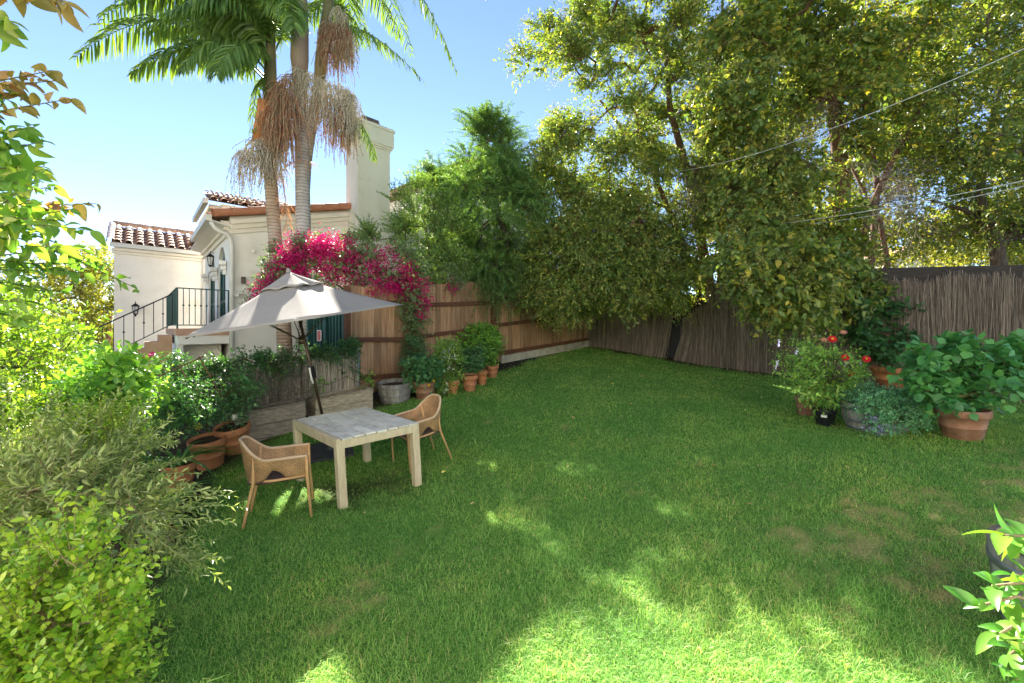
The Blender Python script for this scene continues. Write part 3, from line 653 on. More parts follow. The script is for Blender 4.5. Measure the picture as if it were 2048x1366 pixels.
mb.prism([p0+RT*.1+Z*1.0, p0+RT*RL+Z*.4, p0+RT*RL+Z*2.75, p0+RT*.1+Z*2.95], -RN*.03); part('dark_gap_sheet', mb, M['black_metal'], rf)  # black sheet added behind the reeds to darken their opening
M['top_board'] = noise_mat('dark_top_board', [(.035,.03,.027),(.07,.06,.053)], 3, .85, .2, stretch=(2,2,8))
mb = MB(); mb.prism([p0+RT*RL*.60+Z*2.85-RN*.04, p0+RT*RL+Z*2.72-RN*.04, p0+RT*RL+Z*3.10-RN*.04, p0+RT*RL*.60+Z*3.32-RN*.04], -RN*.04); part('top_board', mb, M['top_board'], rf)
for t in (.27,.5,.75,.98):
    p = p0+RT*RL*t-RN*.1; mb = MB(); mb.beam(p+Z*(gz(p[0],p[1])-.2), p+Z*2.9, .1, .1, up=RT); part('post', mb, M['rail'], rf)
# thin gauge tube hanging on the first reed panel
p = W(1208,655,13.0); mb = MB(); mb.tube([p+Z*.2,p-Z*.28], .035, 8); mb.lathe(p-Z*.32, [(0,-.03),(.05,-.02),(.05,.03),(0,.05)], 8)
M['brass'] = noise_mat('dull_brass_tube', [(.20,.17,.10),(.30,.26,.17)], 9, .5, metal=.3)
solo('thermometer', mb, M['brass'], 'slim brass coloured tube hanging on the reed fence near the corner', 'thermometer', p)
# low reed screen on a wire fence at the left
LA, LB = W(716,0,8.4), W(300,0,6.45); LA[2] = LB[2] = 0; LT = nrm(LB-LA); LL = np.linalg.norm(LB-LA); LN = A(-LT[1], LT[0], 0); LN = LN if LN[1] < 0 else -LN
lz = lambda t: 1.55-.24*t
lf = thing('low_reed_screen', 'low pale reed screen on a galvanised wire fence behind wooden planters', 'fence', (*(LA+LB)[:2]/2, .4))
mb = MB(); mb.tube([LA+Z*.4, LA+Z*1.58], .035, 10); mb.lathe(LA+Z*1.6, [(.04,-.02),(.04,.02),(.02,.04),(0,.045)], 10); part('post', mb, M['steel'], lf)
for t in (.33,.66,1.0): mb = MB(); p = LA+LT*LL*t; mb.tube([p+Z*.1, p+Z*lz(t)], .03, 8); part('post', mb, M['steel'] if t > .9 else M['rail'], lf)
mb = MB(); mb.tube([LA+Z*1.50, LB+Z*(lz(1)-.04)], .018, 6); mb.tube([LA+Z*1.15+LT*.05, LA+Z*1.15+LT*.14],.012,6); part('rail', mb, M['steel'], lf)
n = 700; t = rr.random(n)*.62+.01; p = LA+LT*(t*LL)[:,None]+LN*(.03*rr.random((n,1))); zb = H(p[:,0],p[:,1]); b = p.copy(); b[:,2] = zb; b = b+LT*rr.normal(size=(n,1))*.03; tp = p.copy(); tp[:,2] = 1.47-.24*t+rr.normal(size=n)*.04-(t>.3)*rr.random(n)**3*.6; tp = tp+LT*rr.normal(size=(n,1))*.03
V, Q = tubes(np.stack([b, tp], 1), np.full((n,2), .006), 4); partnp('reed_panel', V, [Q], M['reed_pale'], lf)
# green corrugated gate with a notice
ga, gb = W(621,0,8.95), W(691,0,8.56); ga[2] = gb[2] = 0; gt = nrm(gb-ga); gn = A(gt[1],-gt[0],0); gn = gn if gn[1] < 0 else -gn; gl = np.linalg.norm(gb-ga)
gate = thing('metal_gate', 'dark green corrugated metal gate beside the board fence', 'gate', (*(ga+gb)[:2]/2, .5))
mb = MB(); ss = np.linspace(0, gl, 90); cor = .018*np.sign(np.sin(ss/gl*2*np.pi*11))
mb.grid(np.stack([np.stack([ga+gt*s+gn*c+Z*z for s, c in zip(ss, cor)]) for z in (.45, 2.45)]), sm=False); part('corrugated_sheet', mb, M['green_metal'], gate)
mb = MB()
for s in (.0, gl*.5, gl): mb.beam(ga+gt*s+gn*.05+Z*.4, ga+gt*s+gn*.05+Z*2.5, .05, .05, up=gt)
part('gate_frame', mb, M['green_metal'], gate)
sc_ = ga+gt*gl*.36+gn*.085+Z*(CZ-16/F*8.8); mb = MB(); mb.box(sc_, gt, gn, Z, .055, .004, .105); sg = part('notice', mb, M['paper'], gate, 'red notice with white border')
mb = MB(); mb.box(sc_+gn*.005, gt, gn, Z, .043, .003, .093); part('notice_face', mb, M['sign_red'], sg)

# ------------------------------------------------------------ planters, pots, barrels
def gnormal(x, y):
    e = .25; return nrm(A(-(gz(x+e,y)-gz(x-e,y))/(2*e), -(gz(x,y+e)-gz(x,y-e))/(2*e), 1))
def frame(x, y, k=.7):
    n = nrm(gnormal(x,y)*k+Z*(1-k)); ax = nrm(np.cross(A(0,1,0), n)); return ax, np.cross(n, ax), n
def planter(name, label, fr, fl, zt_r, zt_l, mat, depth=.46):
    fr = np.asarray(fr, float); fl = np.asarray(fl, float); t = nrm(fr-fl); bk = A(-t[1], t[0], 0); bk = bk if bk[1] > 0 else -bk
    mid = (fr+fl)/2; o = thing(name, label, 'planter box', (mid[0], mid[1], gz(mid[0], mid[1])), 'wooden planter boxes along the low reed screen')
    zb = min(gz(fr[0],fr[1]), gz(fl[0],fl[1]))-.08; c = [fl, fr, fr+bk*depth, fl+bk*depth]; zz = [zt_l, zt_r, zt_r, zt_l]
    for i in range(4):
        a, b = c[i], c[(i+1)%4]; za, zb2 = zz[i], zz[(i+1)%4]; mb = MB()
        for k in range(3):
            f0, f1 = k/3, (k+1)/3-.012; tt = nrm(b-a); nn = A(-tt[1], tt[0], 0); e = .018 if i % 2 else 0
            mb.prism([a+tt*e+Z*(zb+(za-zb)*f0), b-tt*e+Z*(zb+(zb2-zb)*f0), b-tt*e+Z*(zb+(zb2-zb)*f1), a+tt*e+Z*(zb+(za-zb)*f1)], nn*.035)
        part('side_panel', mb, mat, o, bevel=.003)
    mb = MB()
    for i in range(4):
        a, b = c[i]+Z*(zz[i]+.012), c[(i+1)%4]+Z*(zz[(i+1)%4]+.012); tt = nrm(b-a)*(.0 if i % 2 == 0 else -.048); inn = nrm((c[0]+c[2])/2-(c[i]+c[(i+1)%4])/2)*.035; inn[2] = 0
        mb.beam(a-tt+inn, b+tt+inn, .095, .024)
    part('top_rim', mb, mat, o, bevel=.003)
    mb = MB(); mb.add([p+Z*(z-.09) for p, z in zip(c, zz)], [(0,1,2,3)]); part('soil', mb, M['soil'], o)
    return o
P1 = planter('planter_box', 'weathered planter box with mossy boards beside the half barrel', W(746,0,8.1)*A(1,1,0), W(631,0,7.45)*A(1,1,0), .885, .785, M['grey_wood'])
P2 = planter('planter_box', 'grey planter box behind the potted white rose', W(611,0,7.2)*A(1,1,0), W(470,0,6.62)*A(1,1,0), .80, .70, M['grey_wood2'])
def pot(label, px, pyb, wpx, hk=.85, mat='terra', group='terracotta pots', stretch=1.0, tilt=.7, name='terracotta_pot', ridge=True):
    b = G(px, pyb); r = wpx/2/F*b[1]/stretch; c = b+nrm(A(b[0],b[1],0))*r*.68; c[2] = gz(c[0], c[1])-.012; h = 2*r*hk
    o = thing(name, label, 'pot', c, group); ax, ay, az = frame(c[0], c[1], tilt)
    prof = [(.0,0),(.66*r,0),(.69*r,.02*h),(.80*r,.40*h)]+([(.825*r,.41*h),(.825*r,.43*h),(.81*r,.44*h)] if ridge else [])+[(.90*r,.73*h),(.95*r,.745*h),(.985*r,.77*h),(1.0*r,.80*h),(1.0*r,.95*h),(.985*r,.99*h),(.94*r,1.0*h),(.90*r,.985*h),(.87*r,.86*h)]
    mb = MB(); mb.lathe(c, prof, 36, ax, ay, az); part('pot_body', mb, M[mat], o)
    mb = MB(); rs = np.random.default_rng(int(px)); ring = [(0,.90*h)]+[(r*.88*k/4, .88*h+rs.normal()*.004) for k in (1,2,3,4)]; mb.lathe(c, ring, 20, ax, ay, az); part('soil', mb, M['soil'], o)
    return dict(c=c, r=r, h=h, top=c+az*h*.9, az=az, o=o)
def barrel(label, c, r, h, fill='soil', soil_at=.8, tilt=.7, inner=False):
    c = np.asarray(c, float); o = thing('half_barrel', label, 'barrel planter', c, 'oak half barrels'); ax, ay, az = frame(c[0], c[1], tilt); mb = MB(); n = 24; zs = np.linspace(0,1,7)
    rad = lambda z: r*(.80+.20*np.sin(np.clip(z,0,1)*math.pi*.5))
    for i in range(n):
        a0, a1 = (i+.02)/n*2*math.pi, (i+.98)/n*2*math.pi; am = np.array([a0,(a0+a1)/2,a1]); dv = np.cos(am)[:,None]*ax+np.sin(am)[:,None]*ay; hh = h*(1+(.0 if i%3 else .004))
        Po = np.stack([c+dv*rad(z)+az*z*hh for z in zs]); Pi = np.stack([c+dv*(rad(z)-.028)+az*z*hh for z in zs[::-1]])
        mb.grid(np.concatenate([Po, Pi]), sm=False)
        mb.add(np.concatenate([Po[-1], Pi[0]]), [(0,1,4,3),(1,2,5,4)])
    part('staves', mb, M['stave'], o)
    for z in (.12,.40,.80) if h > .3 else (.12,.5):
        m2 = MB(); m2.lathe(c, [(rad(z-.04)+.002,h*(z-.04)),(rad(z-.04)+.006,h*(z-.04)),(rad(z+.04)+.006,h*(z+.04)),(rad(z+.04)+.002,h*(z+.04))], 40, ax, ay, az); part('hoop', m2, M['hoop'], o)
    if inner:
        m2 = MB(); m2.lathe(c, [(rad(s)-.032, h*s) for s in (.5,.75,1.0)], 40, ax, ay, az); part('inner_wall', m2, M['stave_in'], o)
    m2 = MB(); rs = np.random.default_rng(4); m2.lathe(c, [(0,soil_at*h)]+[((rad(soil_at)-.03)*k/6, soil_at*h+rs.normal()*.008) for k in range(1,7)], 24, ax, ay, az); part('soil', m2, M[fill], o)
    return dict(c=c, r=r, h=h, top=c+az*h*soil_at, az=az)
b_ = G(783,808); rb = 35/F*b_[1]; cb = b_+A(0,rb*.8,0); cb[2] = gz(cb[0],cb[1])-.02
barrel('weathered grey half barrel of bare soil against the board fence', cb, rb, rb*1.12)
b_ = G(1752,868); cb = b_+nrm(A(b_[0],b_[1],0))*.36; cb[2] = gz(cb[0],cb[1])-.02; BAR2 = barrel('dark grey half barrel under spilling catmint', cb, .42, .40, soil_at=.85)
BAR3 = barrel('grey half barrel with citrus at the right edge of the lawn', A(3.04,2.42,gz(3.04,2.42)-.02), .33, .50, 'mulch', .84, inner=True)
PT = {}
PT['l1'] = pot('large terracotta pot with a yellow flowered rose bush', 421, 940, 68, .88, 'terra', 'big terracotta pots beside the planters')
PT['l2'] = pot('terracotta pot holding the white flowered rose', 473, 911, 66, .85, 'terra', 'big terracotta pots beside the planters')
PT['l3'] = pot('terracotta pot of strap leaves half hidden by the olive bush', 360, 985, 60, .95, 'terra', 'big terracotta pots beside the planters')
PT['r1'] = pot('wide greyish terracotta pot beside the half barrel', 850, 801, 48, .78, 'terra_dull', 'terracotta pots along the board fence')
PT['r2'] = pot('bright orange terracotta pot of small white flowers', 904, 791, 32, .95, 'terra_orange', 'terracotta pots along the board fence')
PT['r3'] = pot('brown glazed looking terracotta pot with three ridges', 939, 783, 35, .92, 'terra', 'terracotta pots along the board fence')
PT['r4'] = pot('narrow terracotta pot between the brown one and the last one', 964, 770, 24, 1.2, 'terra_orange', 'terracotta pots along the board fence')
PT['r5'] = pot('farthest terracotta pot of the row along the board fence', 985, 756, 26, .95, 'terra', 'terracotta pots along the board fence')
PT['z1'] = pot('terracotta pot half hidden behind the zinnias', 1611, 833, 48, 1.0, 'terra_dull', 'pots beside the reed fence', 1.2)
PT['z2'] = pot('small black plastic nursery pot with a white label', 1650, 853, 50, .82, 'black_plastic', None, 1.2, name='nursery_pot', ridge=False)
PT['z3'] = pot('wide terracotta pot of dark shrub set against the reed fence', 1780, 778, 86, .62, 'terra_orange', 'pots beside the reed fence', 1.2)
PT['z4'] = pot('large terracotta pot of broad leaved hydrangea at the right', 1925, 881, 112, .70, 'terra_dull', 'pots beside the reed fence', 1.28)
q = PT['z2']; mb = MB(); cq = q['c']+nrm(A(-.82,-1,0))*q['r']*.93+q['az']*q['h']*.66; n_ = nrm(A(-.82,-1,.1)); t_ = nrm(np.cross(Z, n_)); mb.box(cq, t_, n_, Z, .035, .004, .022); part('plant_label', mb, M['paper'], q['o'])

# ------------------------------------------------------------ table
tf = A(-1.846,4.72,.80); ta = A(.746,.60,.059); tb = A(-.95,1.0,.005); tn = nrm(np.cross(ta, tb)); tn = tn if tn[2] > 0 else -tn
La, Lb = np.linalg.norm(ta), np.linalg.norm(tb); ea, eb = ta/La, tb/Lb
def tp(a, b, h): return tf+ea*a+eb*b+tn*h
tab = thing('garden_table', 'whitewashed wooden garden table with eight top boards and square legs', 'table', tp(La/2,Lb/2,-.78))
mb = MB(); n = 7; a0, a1 = .055, La
for i in range(n):
    s0 = a0+(a1-a0)*i/n+.008; s1 = a0+(a1-a0)*(i+1)/n-.008; dz = rngf.normal()*.0015
    mb.prism([tp(s0,-.004,.0+dz), tp(s1,-.004,.0+dz), tp(s1,-.004,.022+dz), tp(s0,-.004,.022+dz)], eb*(Lb+.008))
top = part('table_top', mb, M['table_top'], tab, bevel=.003)
mb = MB(); mb.prism([tp(.0,0,.0),tp(.047,0,0),tp(.047,0,.022),tp(0,0,.022)], eb*Lb)
th = .05
for s in (0,): pass
for (p, q_) in ((tp(.01,.075,-.045), tp(.01,Lb-.075,-.045)), (tp(La-.045,.075,-.045), tp(La-.045,Lb-.075,-.045))): mb.beam(p+ea*.012, q_+ea*.012, .03, .085, up=tn)
for (p, q_) in ((tp(.075,.012,-.045), tp(La-.075,.012,-.045)), (tp(.075,Lb-.02,-.045), tp(La-.075,Lb-.02,-.045))): mb.beam(p, q_, .03, .085, up=tn)
part('apron', mb, M['table_wood'], tab, bevel=.003)
mb = MB(); mb.prism([tp(.05,.05,-.012),tp(La-.05,.05,-.012),tp(La-.05,.05,-.004),tp(.05,.05,-.004)], eb*(Lb-.1)); part('gap_shade_sheet', mb, M['rail'], tab)  # dark sheet added under the boards so the gaps look shaded
for a, b in ((.043,.04),(La-.043,.04),(.043,Lb-.04),(La-.043,Lb-.04)):
    t_ = tp(a,b,-.001); g = t_.copy(); zz = gz(g[0]+.03, g[1]); l = (t_[2]-zz)/tn[2]+.02
    mb = MB(); mb.prism([t_+ea*sa*.042+eb*sb*.042 for sa, sb in ((-1,-1),(1,-1),(1,1),(-1,1))], -tn*l); part('leg', mb, M['table_wood'], tab, bevel=.004)

# ------------------------------------------------------------ wicker chairs
def rimc(s):  # s in -1..1 round the tub, returns x, y, z of the rim (front at +y)
    a = abs(s); sg = 1 if s > 0 else -1
    if a > .55: t = (a-.55)/.45; return A(sg*(.285-.005*t), -.08+.36*t, .645-.012*t)
    t = a/.55; an = t*math.pi/2; return A(sg*.285*math.sin(an), -.08-.265*math.cos(an), .645+.20*(1-smooth(.25,1.0,A(t))[()]) if False else .645+.20*float(1-smooth(.2,1.0,t)))
def make_chair():
    o = thing('wicker_chair', '', 'chair', (0,0,0), 'wicker tub chairs at the garden table')
    ns, nv = 49, 11; ss = np.linspace(-1,1,ns); V = []; UVs = []; arc = 0; prev = None
    P = np.zeros((nv, ns, 3)); uv = np.zeros((nv, ns, 2))
    for i, s in enumerate(ss):
        r = rimc(s); a = abs(s); sg = 1 if s > 0 else -1
        if prev is not None: arc += np.linalg.norm(r-prev)
        prev = r
        bx = r*A(.86,.86,0); bx[1] = r[1]*.86+(.02 if r[1] > 0 else 0); cut = .11*math.exp(-((a-.60)/.10)**2)
        bot = A(bx[0], bx[1], .425+cut)
        for j in range(nv):
            t = j/(nv-1); q = bot+(r-bot)*t; q[:2] += (r[:2]-bot[:2])*.12*math.sin(math.pi*t); P[j,i] = q; uv[j,i] = (arc, q[2])
    mb = MB(); mb.grid(P); o2 = part('tub_shell', mb, M['wicker'], o, local=True)
    ul = o2.data.uv_layers.new(name='UVMap'); fl = uv.reshape(-1,2)
    for lp in o2.data.loops: ul.data[lp.index].uv = fl[lp.vertex_index]
    sd = o2.modifiers.new('thick', 'SOLIDIFY'); sd.thickness = .014; sd.offset = 0
    mb = MB(); mb.tube([rimc(s) for s in np.linspace(-1,1,60)], .015, 8); part('rim', mb, M['rim_cane'], o, local=True)
    g = np.zeros((9,9,3)); 
    for i in range(9):
        for j in range(9):
            y = -.29+.54*i/8; w = .235 if y > -.05 else .235*math.sqrt(max(.25,1-((-.05-y)/.30)**2)); g[i,j] = (w*(j/4-1), y, .43-.012*math.cos((j/4-1)*1.5)*math.cos((i/4-1)*1.5))
    mb = MB(); mb.grid(g); se = part('seat', mb, M['wicker_seat'], o, local=True); ul = se.data.uv_layers.new(name='UVMap')
    for lp in se.data.loops: c = se.data.vertices[lp.vertex_index].co; ul.data[lp.index].uv = (c.x, c.y)
    sd = se.modifiers.new('thick', 'SOLIDIFY'); sd.thickness = .03
    mb = MB(); mb.tube([(-.245,.255,.43),(.245,.255,.43)], .014, 8)
    for sg in (-1,1): mb.tube([(sg*.245,.255,.425),(sg*.243,-.03,.425),(sg*.18,-.24,.425),(0,-.30,.425)], .014, 8)
    part('seat_frame', mb, M['rattan'], o, local=True)
    mb = MB(); mb.grid(np.array([[( -.23+.46*i/12, .258, .42) for i in range(13)], [(-.23+.46*i/12, .258, .42-.09*(abs(i/6-1)**2.2)-.012) for i in range(13)]])); fa = part('front_apron', mb, M['wicker_seat'], o, local=True); fa.data.uv_layers.new(name='UVMap')
    for lp in fa.data.loops: c = fa.data.vertices[lp.vertex_index].co; fa.data.uv_layers[0].data[lp.index].uv = (c.x, c.z)
    for sg in (-1,1):
        mb = MB(); mb.tube([(sg*.278,.275,.635),(sg*.262,.268,.43),(sg*.272,.285,-.02)], [.015,.016,.014], 8); part('leg', mb, M['rattan'], o, local=True)
        mb = MB(); mb.tube([(sg*.245,-.20,.70),(sg*.205,-.225,.43),(sg*.245,-.34,-.02)], [.014,.016,.014], 8); part('leg', mb, M['rattan'], o, local=True)
    return o
ch1 = make_chair()
def place(o, x, y, rz, label):
    o.location = (x, y, gz(x,y)); n = gnormal(x,y)
    q = Vector((0,0,1)).rotation_difference(Vector(n)); o.rotation_mode = 'QUATERNION'
    from mathutils import Quaternion
    o.rotation_quaternion = q @ Quaternion((0,0,1), rz); o['label'] = label
def dup(root):
    r = root.copy(); COL.objects.link(r)
    for c in root.children:
        d = c.copy(); COL.objects.link(d); d.parent = r
    return r
ch2 = dup(ch1)
place(ch1, -2.43, 4.78, R(-68), 'wicker chair with its back to the potted roses')
place(ch2, -1.24, 6.15, R(128), 'wicker chair facing away from the row of pots')

# ------------------------------------------------------------ parasol
ub = G(662,905); ap = W(578,549,6.35); pd = nrm(ap-ub)
um = thing('garden_parasol', 'leaning garden parasol with grey canvas canopy over the table', 'parasol', ub)
axn = nrm(A(-.15,-.09,1)); rim_c = ap-axn*.66; RX = 1.50
e1 = nrm(A(1,0,0)-axn*axn[0]); e2 = np.cross(axn, e1); e2 = e2 if e2[1] > 0 else -e2
Hc = np.linalg.norm(ap-rim_c)
def canopy_pt(a, r, k=6, ph=R(-27), rm=RX, h=Hc, apx=ap, cut=.055):
    """a angle from straight ahead (towards the viewer), r 0..1"""
    s = ((a-ph)/(2*math.pi/k)) % 1; rib = min(s,1-s)*2; mid = math.cos(math.pi/k)/math.cos((s-.5)*2*math.pi/k)
    rr_ = rm*r*mid*(1-cut*(rib**1.0)*r*r*1.0); z = -h*(r**.88)-.0*rib; z -= .03*math.sin(rib*math.pi/2)*r*(1-r)*4*h
    return apx+(e1*math.sin(a)-e2*math.cos(a))*rr_+axn*z
mb = MB(); na, nr = 72, 14
mb.grid(np.array([[canopy_pt(R(-27)+2*math.pi*i/na, r) for i in range(na)] for r in np.linspace(.03,1,nr)]), closed=True)
cn = part('canopy', mb, M['canvas'], um); sd = cn.modifiers.new('cloth', 'SOLIDIFY'); sd.thickness = .004
mb = MB(); vt = np.array([[canopy_pt(R(-27)+2*math.pi*i/na, r, rm=.46, h=.245, apx=ap+axn*.045, cut=.06)+axn*(.012*math.sin(i*.9)*r) for i in range(na)] for r in np.linspace(.02,1,7)])
mb.grid(vt, closed=True); vv = part('vent', mb, M['canvas'], cn); sd = vv.modifiers.new('cloth', 'SOLIDIFY'); sd.thickness = .004
mb = MB(); mb.lathe(ap+axn*.04, [(.03,-.01),(.03,.02),(.012,.05),(0,.055)], 10, e1, e2, axn); part('finial', mb, M['canvas'], um)
for k in range(6):
    a = R(-27)+k*math.pi/3; mb = MB(); mb.tube([canopy_pt(a, r)-axn*.022 for r in np.linspace(.05,.98,7)], .009, 6); mb.tube([canopy_pt(a,.52)-axn*.03, ap-axn*.95], .007, 6); part('rib', mb, M['bronze'], um)
ptop = ap-axn*.02; knee = ub+(ap-ub)*.47
mb = MB(); mb.tube([ub, knee, ptop], .021, 14); part('pole', mb, M['bronze'], um)
mb = MB(); mb.lathe(ap-axn*.95, [(.0,-.05),(.04,-.05),(.045,.0),(.03,.06),(0,.06)], 10, e1, e2, axn); part('hub', mb, M['bronze'], um)
mb = MB(); c = ub+(ap-ub)*.46; mb.box(c, e1, e2, pd, .032, .036, .085); mb.tube([c-e2*.04+pd*.06, c-e2*.055-pd*.02, c-e2*.05-pd*.10], .011, 8); part('tilt_collar', mb, M['black_metal'], um)
mb = MB(); mb.tube([c-e2*.05+pd*.075, c-e2*.062-pd*.05, c-e2*.052-pd*.16], [.014,.011,.016], 8); part('crank_handle', mb, M['paper'], um)
bx, by, bz = frame(ub[0], ub[1], .8); mb = MB(); mb.box(ub+bz*.03, nrm(bx+by*.5), nrm(by-bx*.5), bz, .29, .29, .022); mb.lathe(ub+bz*.05, [(.05,0),(.045,.03),(.03,.05),(.026,.25),(.022,.25)], 14, bx, by, bz)
M['base_plate'] = noise_mat('dark_base_plate', [(.04,.043,.055),(.075,.08,.095)], 7, .5, metal=.2); part('base_plate', mb, M['base_plate'], um, bevel=.004)

# ------------------------------------------------------------ overhead wires
def cable(lab, a, b, sag, r, mat):
    mb = MB(); a = np.asarray(a, float); b = np.asarray(b, float); mb.tube([a+(b-a)*t-Z*sag*4*t*(1-t) for t in np.linspace(0,1,24)], r, 6); solo('overhead_cable', mb, mat, lab, 'cable', a, 'overhead cables')
cable('upper white cable crossing the tree high above the reed fence', W(2200,28,4.2), W(1340,345,11), .25, .0055, M['wire'])
cable('thin black cable just above the pair of white cables', W(2200,318,4.6), W(1420,450,11.5), .12, .006, M['wire_dark'])
cable('middle white cable, upper one of the pair above the reed fence', W(2200,328,4.5), W(1440,455,11.5), .14, .007, M['wire'])
cable('lowest white cable crossing in front of the tree trunks', W(2200,338,4.3), W(1560,452,10.5), .10, .0065, M['wire'])

# ------------------------------------------------------------ unseen house added behind the viewpoint, its wall bounces sunlight into the shade
hb_ = A(-1,-3.4,gz(-1,-3.4)); fill_house = thing('unseen_bounce_house', 'pale stucco house standing behind the viewpoint and facing the lawn', 'house', hb_)
mb = MB(); mb.box(A(-1,-6.0,3.1), (1,0,0),(0,1,0), Z, 11, 2.6, 4.1); part('wall', mb, M['white'], fill_house)
for x_, z_, w_, h_ in ((-7,1.6,.7,.9),(-3,1.3,.9,1.2),(3.2,1.5,1.2,1.1),(7.4,1.9,.7,.9),(-5,5.0,.6,.8),(2,5.0,.6,.8),(6,5.0,.6,.8)):
    mb = MB(); mb.box(A(x_,-3.39,z_), (1,0,0),(0,1,0), Z, w_, .03, h_); part('window', mb, M['door_green'], fill_house)
mb = MB(); barrel_roof(mb, A(-12.4,-3.0,7.25), (1,0,0), nrm(A(0,-1,.4)), 22.8, 3.0, 60, 6); part('roof', mb, M['tile'], fill_house)
# ------------------------------------------------------------ foliage materials
LM = {}
LM['privet'] = leaf_mat('privet_leaf', [(.032,.060,.016),(.062,.098,.022),(.10,.135,.028),(.17,.16,.032)], tr=.42, pos=[0,.4,.75,1])
LM['privet2'] = leaf_mat('broad_privet_leaf', [(.034,.060,.017),(.062,.095,.022),(.11,.13,.026),(.21,.17,.03)], tr=.42, pos=[0,.45,.85,1])
LM['seed'] = leaf_mat('olive_seed_head', [(.24,.23,.07),(.36,.33,.12),(.44,.36,.15)], tr=.3, spec=.2)
LM['jaca'] = leaf_mat('feathery_leaf', [(.032,.075,.027),(.055,.105,.032),(.09,.14,.035)], tr=.4)
LM['crepe'] = leaf_mat('small_shrub_leaf', [(.035,.075,.022),(.065,.12,.03),(.12,.16,.04)], tr=.4)
LM['boug_leaf'] = leaf_mat('bougainvillea_leaf', [(.03,.06,.025),(.055,.09,.035),(.09,.12,.05)], tr=.3)
LM['boug'] = leaf_mat('magenta_bract', [(.34,.005,.085),(.46,.010,.13),(.54,.025,.20),(.58,.05,.15)], tr=.35, tint=(1.25,.9,1.1), spec=.15)
LM['palm'] = leaf_mat('palm_leaflet', [(.034,.064,.018),(.05,.09,.022),(.08,.12,.026)], tr=.3, tint=(2.0,1.8,.5))
LM['palm_dead'] = leaf_mat('dead_palm_leaflet', [(.16,.09,.05),(.24,.15,.09)], tr=.2, tint=(1.3,1.1,.8))
LM['box'] = leaf_mat('boxwood_leaf', [(.05,.11,.012),(.09,.165,.017),(.145,.21,.022),(.20,.24,.035)], rough=.32, tr=.42, spec=.6)
LM['olive'] = leaf_mat('olive_leaf', [(.06,.085,.032),(.095,.125,.045),(.135,.165,.06),(.17,.19,.08)], rough=.38, tr=.28, tint=(1.3,1.4,.5), spec=.6)
LM['lush'] = leaf_mat('bright_shrub_leaf', [(.035,.078,.010),(.068,.125,.015),(.115,.165,.02)], tr=.45, spec=.5)
LM['over'] = leaf_mat('overhanging_leaf', [(.04,.09,.018),(.065,.13,.024),(.10,.16,.032),(.14,.155,.04)], tr=.5, tint=(1.5,1.5,.5))
LM['bronze'] = leaf_mat('bronze_young_leaf', [(.085,.075,.022),(.12,.10,.03),(.13,.065,.03)], tr=.45, tint=(1.5,1.2,.5))
LM['back'] = leaf_mat('distant_tree_leaf', [(.06,.08,.015),(.11,.12,.02),(.17,.155,.03)], tr=.42)
LM['rose'] = leaf_mat('rose_leaf', [(.02,.065,.03),(.035,.10,.04),(.07,.14,.045)], tr=.3)
LM['citrus'] = leaf_mat('citrus_leaf', [(.04,.11,.02),(.07,.16,.025),(.13,.22,.03)], rough=.3, tr=.38, spec=.6)
LM['citrus_near'] = leaf_mat('near_citrus_leaf', [(.025,.085,.012),(.05,.125,.018),(.10,.17,.022)], rough=.3, tr=.35, spec=.6)
LM['strap'] = leaf_mat('strap_leaf', [(.025,.075,.02),(.045,.11,.025)], rough=.3, tr=.3, spec=.6)
LM['banana'] = leaf_mat('banana_leaf', [(.10,.20,.035),(.13,.24,.045)], rough=.4, tr=.4)
LM['vine'] = leaf_mat('vine_leaf', [(.018,.055,.022),(.03,.085,.03),(.06,.12,.04)], tr=.3)
LM['hydra'] = leaf_mat('hydrangea_leaf', [(.022,.080,.028),(.035,.115,.036),(.06,.15,.045)], tr=.3)
LM['dark'] = leaf_mat('dark_shrub_leaf', [(.014,.045,.016),(.025,.07,.024),(.04,.095,.03)], tr=.3)
LM['zin'] = leaf_mat('zinnia_leaf', [(.06,.14,.03),(.10,.19,.04),(.17,.22,.05)], tr=.4)
LM['cat'] = leaf_mat('catmint_leaf', [(.045,.135,.075),(.07,.18,.095),(.11,.22,.12)], tr=.3)
LM['red'] = leaf_mat('red_petal', [(.55,.01,.02),(.68,.03,.04)], tr=.25, tint=(1.2,.8,.8), spec=.2)
LM['faded'] = leaf_mat('faded_pink_petal', [(.50,.18,.16),(.55,.28,.24)], tr=.25, tint=(1.2,1,1), spec=.2)
LM['pink'] = leaf_mat('deep_pink_petal', [(.50,.06,.14),(.60,.12,.22)], tr=.25, tint=(1.2,.9,1), spec=.2)
LM['whitef'] = leaf_mat('white_petal', [(.75,.73,.68),(.80,.80,.76)], tr=.3, tint=(1.1,1.1,1), spec=.2)
LM['yellowf'] = leaf_mat('yellow_petal', [(.75,.42,.02),(.80,.55,.04)], tr=.3, tint=(1.1,1,.6), spec=.2)
LM['lav'] = leaf_mat('lavender_petal', [(.30,.30,.62),(.42,.40,.70)], tr=.3, tint=(1,1,1.1), spec=.2)
M['bark'] = noise_mat('grey_brown_bark', [(.055,.04,.03),(.12,.09,.07),(.19,.15,.12)], 6, .9, .6, stretch=(4,4,.8))
M['bark_red'] = noise_mat('red_brown_bark', [(.07,.035,.022),(.14,.075,.05),(.20,.12,.085)], 5, .9, .6, stretch=(4,4,.8))
M['twig'] = noise_mat('green_brown_stem', [(.07,.075,.03),(.13,.12,.055)], 9, .8)
M['twig_pale'] = noise_mat('pale_stem', [(.22,.16,.09),(.34,.27,.17)], 9, .8)
M['dead'] = noise_mat('dead_grey_twig', [(.16,.13,.11),(.28,.24,.21)], 9, .9)
